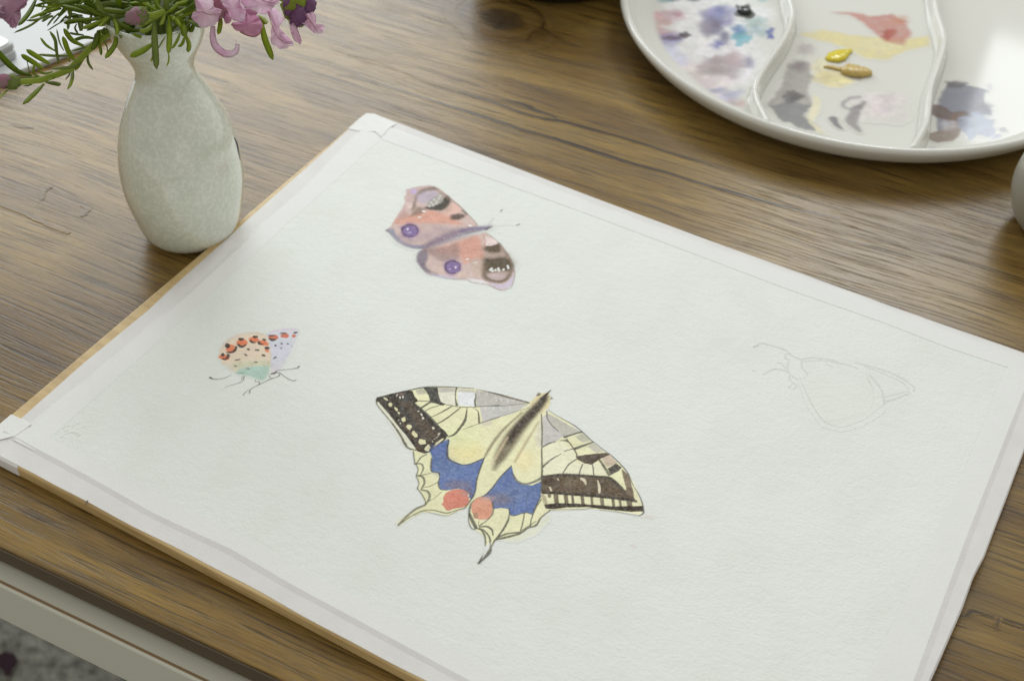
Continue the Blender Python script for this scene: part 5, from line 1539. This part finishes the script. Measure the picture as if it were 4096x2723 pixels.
f2 = sprig('small lavender head with green tip and two pink bracts, furthest right of the bouquet')
f2['category'] = 'flower'
px_stem(f2, [(760, 0), (920, -100), (1080, -130), (1170, -70), (1190, 0)], [-.005, -.012, -.016, -.018, -.018], .0017, .0013)
c = at_depth(FF([(1790, 70)])[0], ZR - .022)
V, Fc = bud_mesh(c, .0082, 1.25, -CAMU, seed=12)
mesh_obj('flower_head', V, Fc, M['leafD'], f2)
for k, (x, y, r_) in enumerate([(1650, 70, .0030), (1670, 140, .0030), (1960, 60, .0030), (1945, 130, .0026), (1800, 215, .0042), (1850, 240, .0034), (1760, 265, .0034), (1690, 20, .0024)]):
    c = at_depth(FF([(x, y)])[0], ZR - .026)
    V, Fc = bud_mesh(c, r_, 1.3, CAMU + CAMR * rr.uniform(-.5, .5), seed=20 + k)
    mesh_obj('floret', V, Fc, M['purple'], f2)
petal(f2, FF([(1680, 180), (1730, 200), (1750, 330), (1790, 450), (1835, 570), (1820, 645), (1730, 590), (1680, 470), (1660, 330)]), -.026, 'petA', .002, .001, 7)
petal(f2, FF([(1820, 320), (1880, 230), (1960, 180), (2040, 210), (2050, 340), (2100, 375), (2165, 370), (2150, 470), (2080, 495), (2000, 470), (1930, 400)]), -.027, 'petA', .003, .0014, 8)
vein(f2, FF([(1900, 210), (1990, 350), (2090, 490)]), -.0305)
px_leaf(f2, FF([(1500, 0), (1570, 5), (1640, 0)]), 40 * SF, -.02, -.02, 'leafA')

f3 = sprig('drooping dusky pink lavender bracts close to the upper left corner')
f3['category'] = 'flower'
px_stem(f3, [(520, -20), (380, -130), (220, -180), (60, -130), (30, -40)], [-.01, -.03, -.06, -.075, -.08], .0018, .0014)
K0 = crop(0, 0, 280 / 1568)
petal(f3, K0([(-260, -120), (640, -160), (610, 60), (560, 170), (470, 220), (470, 380), (400, 560), (320, 640), (230, 610), (150, 510), (30, 430), (-200, 300)]), -.08, 'petC', .006, .002, 9)
petal(f3, K0([(-300, 100), (60, 120), (120, 330), (60, 400), (-60, 380), (-260, 280)]), -.085, 'petC', .004, .002, 10)

# ------------------------------------------------------------------ round palette
PC, PR = np.array([.0840, .4030]), .1750
pal = empty('paint_palette', (*PC, 0))
tag(pal, 'round white glossy mixing palette with curved ridges and watercolour smears', 'palette')
FZ = .0078
prof_p = [(.1180, .0004), (.1480, .0010), (.1600, .0045), (.1690, .0110), (.1738, .0172), (.1752, .0200), (.1755, .0216), (.1748, .0232), (.1732, .0240), (.1714, .0236), (.1700, .0220), (.1672, .0168), (.1630, .0118), (.1570, .0088), (.1500, FZ), (.1000, FZ), (.0400, FZ)]
prof_p = catmull(prof_p, 3)
V, Fc = lathe([tuple(p) for p in prof_p], 160, PC)
mesh_obj('dish', V, Fc, M['pal'], pal)
C3 = crop(2400, 0, 1696 / 2353)


def ridge(tops, nm='divider'):
    P = np.array([on_z(p, .0195)[:2] for p in C3(tops)])
    P = catmull(P, 8)
    keep = [p for p in P if np.linalg.norm(p - PC) < .1675]
    P = resample(keep, 70)
    sec = [(-.0062, FZ - .0008), (-.0042, FZ + .0010), (-.0031, FZ + .0060), (-.0026, FZ + .0100), (-.0017, FZ + .0120), (0, FZ + .0127), (.0017, FZ + .0120), (.0026, FZ + .0100), (.0031, FZ + .0060), (.0042, FZ + .0010), (.0062, FZ - .0008)]
    V, Fc = [], []
    n = len(sec)
    for i, p in enumerate(P):
        t = P[min(i + 1, len(P) - 1)] - P[max(i - 1, 0)]
        t /= np.linalg.norm(t)
        s_ = np.array([-t[1], t[0]])
        for a, z in sec:
            e_ = p + s_ * a * .85
            V.append((*e_, max(z, float(np.interp(np.linalg.norm(e_ - PC), [.150, .157, .163, .167, .170], [FZ, .0088, .0118, .0168, .0215])) - .0008)))
    for i in range(len(P) - 1):
        for k in range(n - 1):
            Fc.append((i * n + k, i * n + k + 1, (i + 1) * n + k + 1, (i + 1) * n + k))
        Fc.append((i * n + n - 1, i * n, (i + 1) * n, (i + 1) * n + n - 1))
    Fc += [tuple(range(n)), tuple((len(P) - 1) * n + k for k in range(n - 1, -1, -1))]
    bm = bmesh.new()
    vs_ = [bm.verts.new(v) for v in V]
    for f in Fc:
        bm.faces.new([vs_[k] for k in f])
    bmesh.ops.recalc_face_normals(bm, faces=bm.faces)
    V = [v.co[:] for v in bm.verts]
    bm.verts.index_update()
    Fc = [[v.index for v in f.verts] for f in bm.faces]
    bm.free()
    return mesh_obj(nm, V, Fc, M['pal'], pal)


ridge([(760, -420), (860, -330), (960, -220), (1030, -90), (1055, 0), (1072, 70), (1056, 140), (1010, 235), (940, 335), (882, 430), (862, 500), (880, 570), (915, 640), (940, 690)])
ridge([(1640, -460), (1740, -330), (1820, -190), (1852, -80), (1862, 0), (1877, 80), (1910, 185), (1908, 262), (1872, 380), (1838, 480), (1826, 580), (1812, 680), (1760, 780), (1725, 840), (1700, 880)])
# pigment on the dish
pal_conv = lambda pts: np.array([on_z(p, FZ)[:2] * 1000 for p in pts])
PALS = lin((210, 213, 206))
pcol = lambda c: np.clip(lin(np.array(c, float) * np.clip(.82 + .18 * (np.mean(c) / 225) ** 2, 0, 1)) / PALS * np.array(PAL_COL), .004, .92)
KC = 1696 / 2353
cv = Canvas(C3([(180, -20), (2353, -20), (2353, 860), (180, 860)]), 0.75, pal_conv, wob=.9, wscale=5, color=pcol, seed=51)


def pb(x, y, rx, ry, col, **kw):
    kw.setdefault('soft', 3.8)
    kw.setdefault('jit', .32)
    kw.setdefault('var', .2)
    kw.setdefault('edge', .10)
    kw.setdefault('grain', .55)
    kw['a'] = kw.get('a', 1) * .88
    cv.blob(C3([(x, y)])[0], rx * KC, ry * KC, col, **kw)
    r_ = random.Random(int(x * 3 + y))
    if rx > 24:     # wet paint is never one tone
        for k in range(4):
            f = r_.uniform(.84, 1.12)
            c_ = tuple(min(250, v * f + r_.uniform(-6, 6)) for v in col)
            cv.blob(C3([(x + r_.uniform(-.7, .7) * rx, y + r_.uniform(-.7, .7) * ry)])[0], rx * KC * r_.uniform(.25, .55), ry * KC * r_.uniform(.25, .55), c_, a=kw.get('a', 1) * .7, soft=3.2, jit=.35, grain=.6, var=.15)


# first well
pb(600, 200, 330, 240, (228, 230, 234), a=.7, soft=6)
pb(560, 430, 170, 110, (222, 212, 212), a=.8, soft=5)
pb(300, 110, 100, 55, (206, 172, 172), a=.9)
pb(400, 90, 70, 30, (200, 180, 188), a=.8)
pb(320, 190, 80, 28, (196, 168, 172), a=.9)
pb(440, 85, 28, 14, (206, 160, 168), a=.8)
pb(640, 110, 85, 70, (148, 148, 188), a=.9)
pb(610, 150, 60, 50, (150, 144, 164), a=.8)
pb(690, 210, 26, 50, (128, 128, 160), a=.8)
pb(650, 250, 26, 22, (116, 124, 192), a=.8)
pb(700, 60, 60, 28, (150, 158, 206), a=.8)
pb(860, 130, 60, 30, (160, 186, 184), a=.8)
pb(790, 215, 55, 38, (120, 192, 208), a=.9, soft=1.2)
pb(770, 170, 30, 22, (92, 140, 200), a=.8)
pb(880, 180, 70, 26, (176, 200, 206), a=.7)
pb(945, 190, 24, 30, (74, 88, 186), a=.9, soft=1.2)
pb(280, 235, 40, 30, (108, 112, 196), a=.9)
pb(380, 220, 80, 34, (140, 136, 186), a=.8)
pb(465, 195, 34, 18, (80, 70, 80), a=.9, soft=1)
pb(390, 215, 60, 12, (112, 84, 90), a=.7, soft=1)
pb(380, 310, 105, 62, (196, 200, 224), a=.75)
pb(690, 370, 140, 60, (182, 172, 176), a=.85)
pb(740, 330, 60, 40, (196, 180, 184), a=.8)
pb(600, 400, 90, 34, (178, 168, 168), a=.8)
pb(830, 350, 26, 30, (158, 158, 184), a=.8)
pb(720, 530, 70, 36, (180, 182, 206), a=.8)
pb(650, 500, 40, 12, (168, 172, 200), a=.8)
pb(740, 575, 46, 20, (196, 180, 184), a=.8)
pb(785, 575, 16, 16, (206, 170, 160), a=.8)
pb(360, 2, 40, 12, (120, 170, 180), a=.9)
pb(420, -2, 24, 10, (50, 54, 90), a=.9)
pb(520, -4, 30, 10, (60, 84, 96), a=.9)
pb(910, -2, 40, 10, (150, 200, 206), a=.7)
pb(795, 68, 50, 42, (60, 66, 62), a=.95, soft=.8)
# middle well
cv.fill(C3([(1110, 190), (1250, 168), (1400, 198), (1560, 208), (1700, 220), (1820, 200), (1825, 255), (1700, 282), (1600, 335), (1480, 330), (1400, 282), (1300, 245), (1200, 222)]), (226, 216, 150), a=.8, soft=2.6, edge=.08, grain=.4)
cv.fill(C3([(1420, 225), (1560, 215), (1680, 250), (1600, 285), (1450, 270)]), (222, 218, 178), a=.7, soft=2)
cv.fill(C3([(1290, 70), (1400, 70), (1500, 92), (1620, 80), (1700, 120), (1732, 192), (1680, 252), (1590, 235), (1530, 190), (1470, 130), (1390, 85)]), (204, 140, 128), a=.85, soft=2.4, edge=.08, grain=.35)
pb(1600, 190, 42, 32, (188, 98, 82), a=.8, soft=2)
pb(1660, 110, 40, 18, (206, 150, 118), a=.6)
pb(1290, 430, 95, 50, (228, 216, 156), a=.8, soft=2)
pb(1220, 370, 50, 40, (224, 216, 176), a=.7, soft=3)
cv.fill(C3([(1050, 350), (1160, 345), (1182, 430), (1150, 500), (1182, 580), (1140, 650), (1245, 742), (1150, 722), (1000, 660), (930, 590), (1000, 480)]), (176, 174, 170), a=.9, soft=2, var=.12)
cv.fill(C3([(940, 590), (1060, 560), (1180, 590), (1120, 650), (1240, 740), (1140, 720), (1000, 665)]), (148, 152, 152), a=.9, soft=1.5)
pb(1065, 540, 60, 28, (104, 104, 106), a=.9, soft=2)
pb(1110, 370, 50, 30, (158, 152, 152), a=.7)
pb(1140, 280, 45, 36, (196, 190, 188), a=.7, soft=3)
cv.fill(C3([(1190, 520), (1230, 560), (1220, 620), (1170, 680), (1260, 745), (1200, 735), (1140, 660), (1180, 590)]), (228, 224, 190), a=.8, soft=1.5)
pb(1540, 600, 150, 80, (218, 212, 212), a=.75, soft=4)
cv.stroke(C3([(1440, 590), (1390, 605), (1350, 585), (1380, 550), (1440, 540)]), 3.0, (166, 162, 168), a=.8, soft=1.5)
cv.stroke(C3([(1465, 570), (1420, 620), (1400, 680), (1440, 730)]), [3, 7, 8, 3], (146, 142, 144), a=.8, soft=2)
cv.stroke(C3([(1295, 660), (1310, 690), (1340, 715)]), [6, 4, 2], (120, 116, 122), a=.85, soft=1.5)
# last well
cv.fill(C3([(1890, 530), (1930, 465), (2010, 470), (2150, 500), (2130, 560), (2175, 640), (2080, 640), (1960, 690), (1870, 745), (1860, 620)]), (138, 142, 156), a=.95, soft=1.6, edge=.08, grain=.2)
pb(1980, 468, 55, 18, (118, 118, 124), a=.9, soft=1.4)
pb(2130, 605, 40, 34, (140, 140, 148), a=.8)
cv.stroke(C3([(1870, 615), (1950, 650), (2010, 640), (2050, 630)]), [14, 12, 9, 3], (122, 102, 92), a=.85, soft=1.2)
cv.stroke(C3([(1990, 650), (1970, 710), (1930, 750), (1870, 765)]), [10, 9, 12, 12], (142, 122, 108), a=.85, soft=1.4)
pb(2085, 700, 92, 68, (166, 176, 196), a=.95, soft=1.4)
pb(1930, 700, 40, 22, (206, 206, 214), a=.7)
pb(2210, 775, 36, 26, (170, 178, 206), a=.8, soft=1.4)
pb(2240, 720, 22, 16, (160, 160, 172), a=.8, soft=1)
pb(2165, 480, 14, 14, (190, 190, 196), a=.7, soft=1)
pb(1850, 830, 22, 10, (150, 156, 190), a=.6, soft=1)
# keep the washes off the ridges and the wall of the dish
rad = np.hypot(cv.X / 1000 - PC[0], cv.Y / 1000 - PC[1])
cv.A *= np.clip((.1515 - rad) / .004, 0, 1)
cv.build('paint_wash', M['palpaint'], pal, lambda X, Y: np.c_[X / 1000, Y / 1000, np.full(len(X), FZ + .00006)], regions=[
    ('paint_wash', C3([(-200, -200), (1080, -200), (1085, 150), (980, 350), (890, 470), (890, 600), (950, 740), (-200, 900)])),
    ('paint_wash', C3([(1075, -200), (1870, -200), (1900, 200), (1850, 450), (1820, 650), (1760, 900), (600, 900), (900, 600)])),
    ('paint_wash', None)])


def dab(pts, widths, hgt, mat, seed):
    """a squeeze of paint lying in the dish"""
    r = random.Random(seed)
    P = catmull([(*p, w) for p, w in zip([on_z(q, FZ)[:2] for q in C3(pts)], widths)], 5)
    V, Fc = [], []
    n = 10
    for i, (x, y, w) in enumerate(P):
        t = P[min(i + 1, len(P) - 1)][:2] - P[max(i - 1, 0)][:2]
        t /= np.linalg.norm(t)
        s_ = np.array([-t[1], t[0]])
        e = math.sin(math.pi * (0.06 + .88 * i / (len(P) - 1))) ** .3
        for k in range(n):
            a = 2 * math.pi * k / n
            q = 1 + r.uniform(-.12, .12)
            V.append((x + s_[0] * math.cos(a) * w / 2 * q * e, y + s_[1] * math.cos(a) * w / 2 * q * e, FZ + .0002 + max(0, hgt * e * (.35 + .65 * math.sin(a)) * q)))
    for i in range(len(P) - 1):
        for k in range(n):
            k2 = (k + 1) % n
            Fc.append((i * n + k, i * n + k2, (i + 1) * n + k2, (i + 1) * n + k))
    Fc += [tuple(range(n - 1, -1, -1)), tuple((len(P) - 1) * n + k for k in range(n))]
    return mesh_obj('paint_dab', V, Fc, M[mat], pal)


dab([(1255, 335), (1300, 325), (1345, 305), (1392, 285)], [.007, .013, .010, .005], .0026, 'yellowp', 1)
dab([(1335, 398), (1380, 402), (1440, 410), (1505, 412)], [.009, .0135, .013, .009], .0042, 'ochrep', 2)
dab([(1240, 375), (1290, 380), (1345, 392)], [.002, .004, .005], .0015, 'ochrep', 3)
dab([(765, 58), (800, 66), (828, 80)], [.008, .012, .008], .003, 'darkp', 4)

# ------------------------------------------------------------------ grey cup at the right edge, black pot behind
JC = on_z((4060, 748), .030)[:2] + np.array([.0346 * R[0, 0], .0346 * R[1, 0]]) / np.hypot(R[0, 0], R[1, 0])
cup = empty('water_cup', (*JC, 0))
tag(cup, 'grey stoneware water cup cut off by the right edge of the picture', 'cup')
cp = [(r_ * .86, z_ * .80) for r_, z_ in [(.022, .0003), (.027, .002), (.0345, .013), (.0390, .028), (.0400, .040), (.0385, .052), (.0355, .062), (.0335, .066), (.0340, .0685), (.0352, .0715), (.0352, .0740), (.0338, .0750), (.0322, .0740), (.0318, .066), (.036, .052), (.037, .040), (.034, .020), (.024, .008)]]
V, Fc = lathe([tuple(p) for p in catmull(cp, 4)], 72, JC)
mesh_obj('cup_body', V, Fc, M['jar'], cup)
V, Fc = lathe([(.0290, .0360), (.0302, .0364), (.0304, .0366), (.001, .0366)], 48, JC)
mesh_obj('water', V, Fc, plain('cloudy_water', (.30, .32, .33), .05), cup)

DC = on_z((2225, 16), 0)[:2]
dirn = np.array([R[0, 2], R[1, 2]])
dirn /= np.linalg.norm(dirn)
DC = DC + dirn * .052
pot = empty('black_pot', (*DC, 0))
tag(pot, 'black round pot of which only the foot shows at the top edge', 'pot')
V, Fc = lathe([tuple(p) for p in catmull([(.050, .0003), (.053, .0015), (.060, .010), (.066, .030), (.067, .050), (.0655, .060), (.0640, .0605), (.0630, .058), (.062, .030), (.052, .008), (.03, .006)], 4)], 72, DC)
mesh_obj('pot_body', V, Fc, M['black'], pot)

# ------------------------------------------------------------------ white pad and white case, upper left
q = [on_z(p, .004)[:2] for p in ((-420, 455), (205, 238), (655, 40), (-60, -220))]
pad = empty('white_pad', (*(sum(q) / 4), 0))
tag(pad, 'flat white pad with rounded corner lying behind the leaves at upper left', 'pad')
V, Fc = prism(round_poly(q, [.004, .008, .006, .004], 8), .0006, .0042, .0008, 2)
mesh_obj('cover', V, Fc, M['white'], pad, smooth=False)
V, Fc = prism(round_poly([p + (sum(q) / 4 - p) * .004 for p in q], [.004, .008, .006, .004], 8), .0002, .0006)
mesh_obj('backing', V, Fc, M['greyp'], pad, smooth=False)
TZ = .0165
c1, c0 = on_z((62, 168), TZ)[:2], on_z((-260, 330), TZ)[:2]
ed = (c0 - c1) / np.linalg.norm(c0 - c1)
pn = np.array([-ed[1], ed[0]])
if pn @ dirn < 0:
    pn = -pn
case = empty('white_case', (*((c0 + c1) / 2 + pn * .04), .0042))
tag(case, 'small white plastic case with grooved grey side lying on the white pad', 'case')
base = [c1, c0, c0 + pn * .10, c1 + pn * .10]
cen = sum(base) / 4
V, Fc = prism(round_poly(base, .005, 6), .0046, .0100, .0012, 2)
mesh_obj('lower_shell', V, Fc, M['greyp'], case, smooth=False)
V, Fc = prism(round_poly([p + (cen - p) * .010 for p in base], .005, 6), .0100, .0108)
mesh_obj('seam', V, Fc, M['whitep'], case, smooth=False)
V, Fc = prism(round_poly([p + (cen - p) * .004 for p in base], .005, 6), .0108, .0158, .0016, 3)
mesh_obj('upper_shell', V, Fc, M['greyp'], case, smooth=False)
V, Fc = prism(round_poly([p + (cen - p) * .05 for p in base], .005, 6), .0158, .0166, .0003, 1)
mesh_obj('lid', V, Fc, M['whitep'], case, smooth=False)
V, Fc = prism(round_poly([p + (cen - p) * .06 for p in base], .005, 6), .0042, .0046)
mesh_obj('foot', V, Fc, M['black'], case, smooth=False)
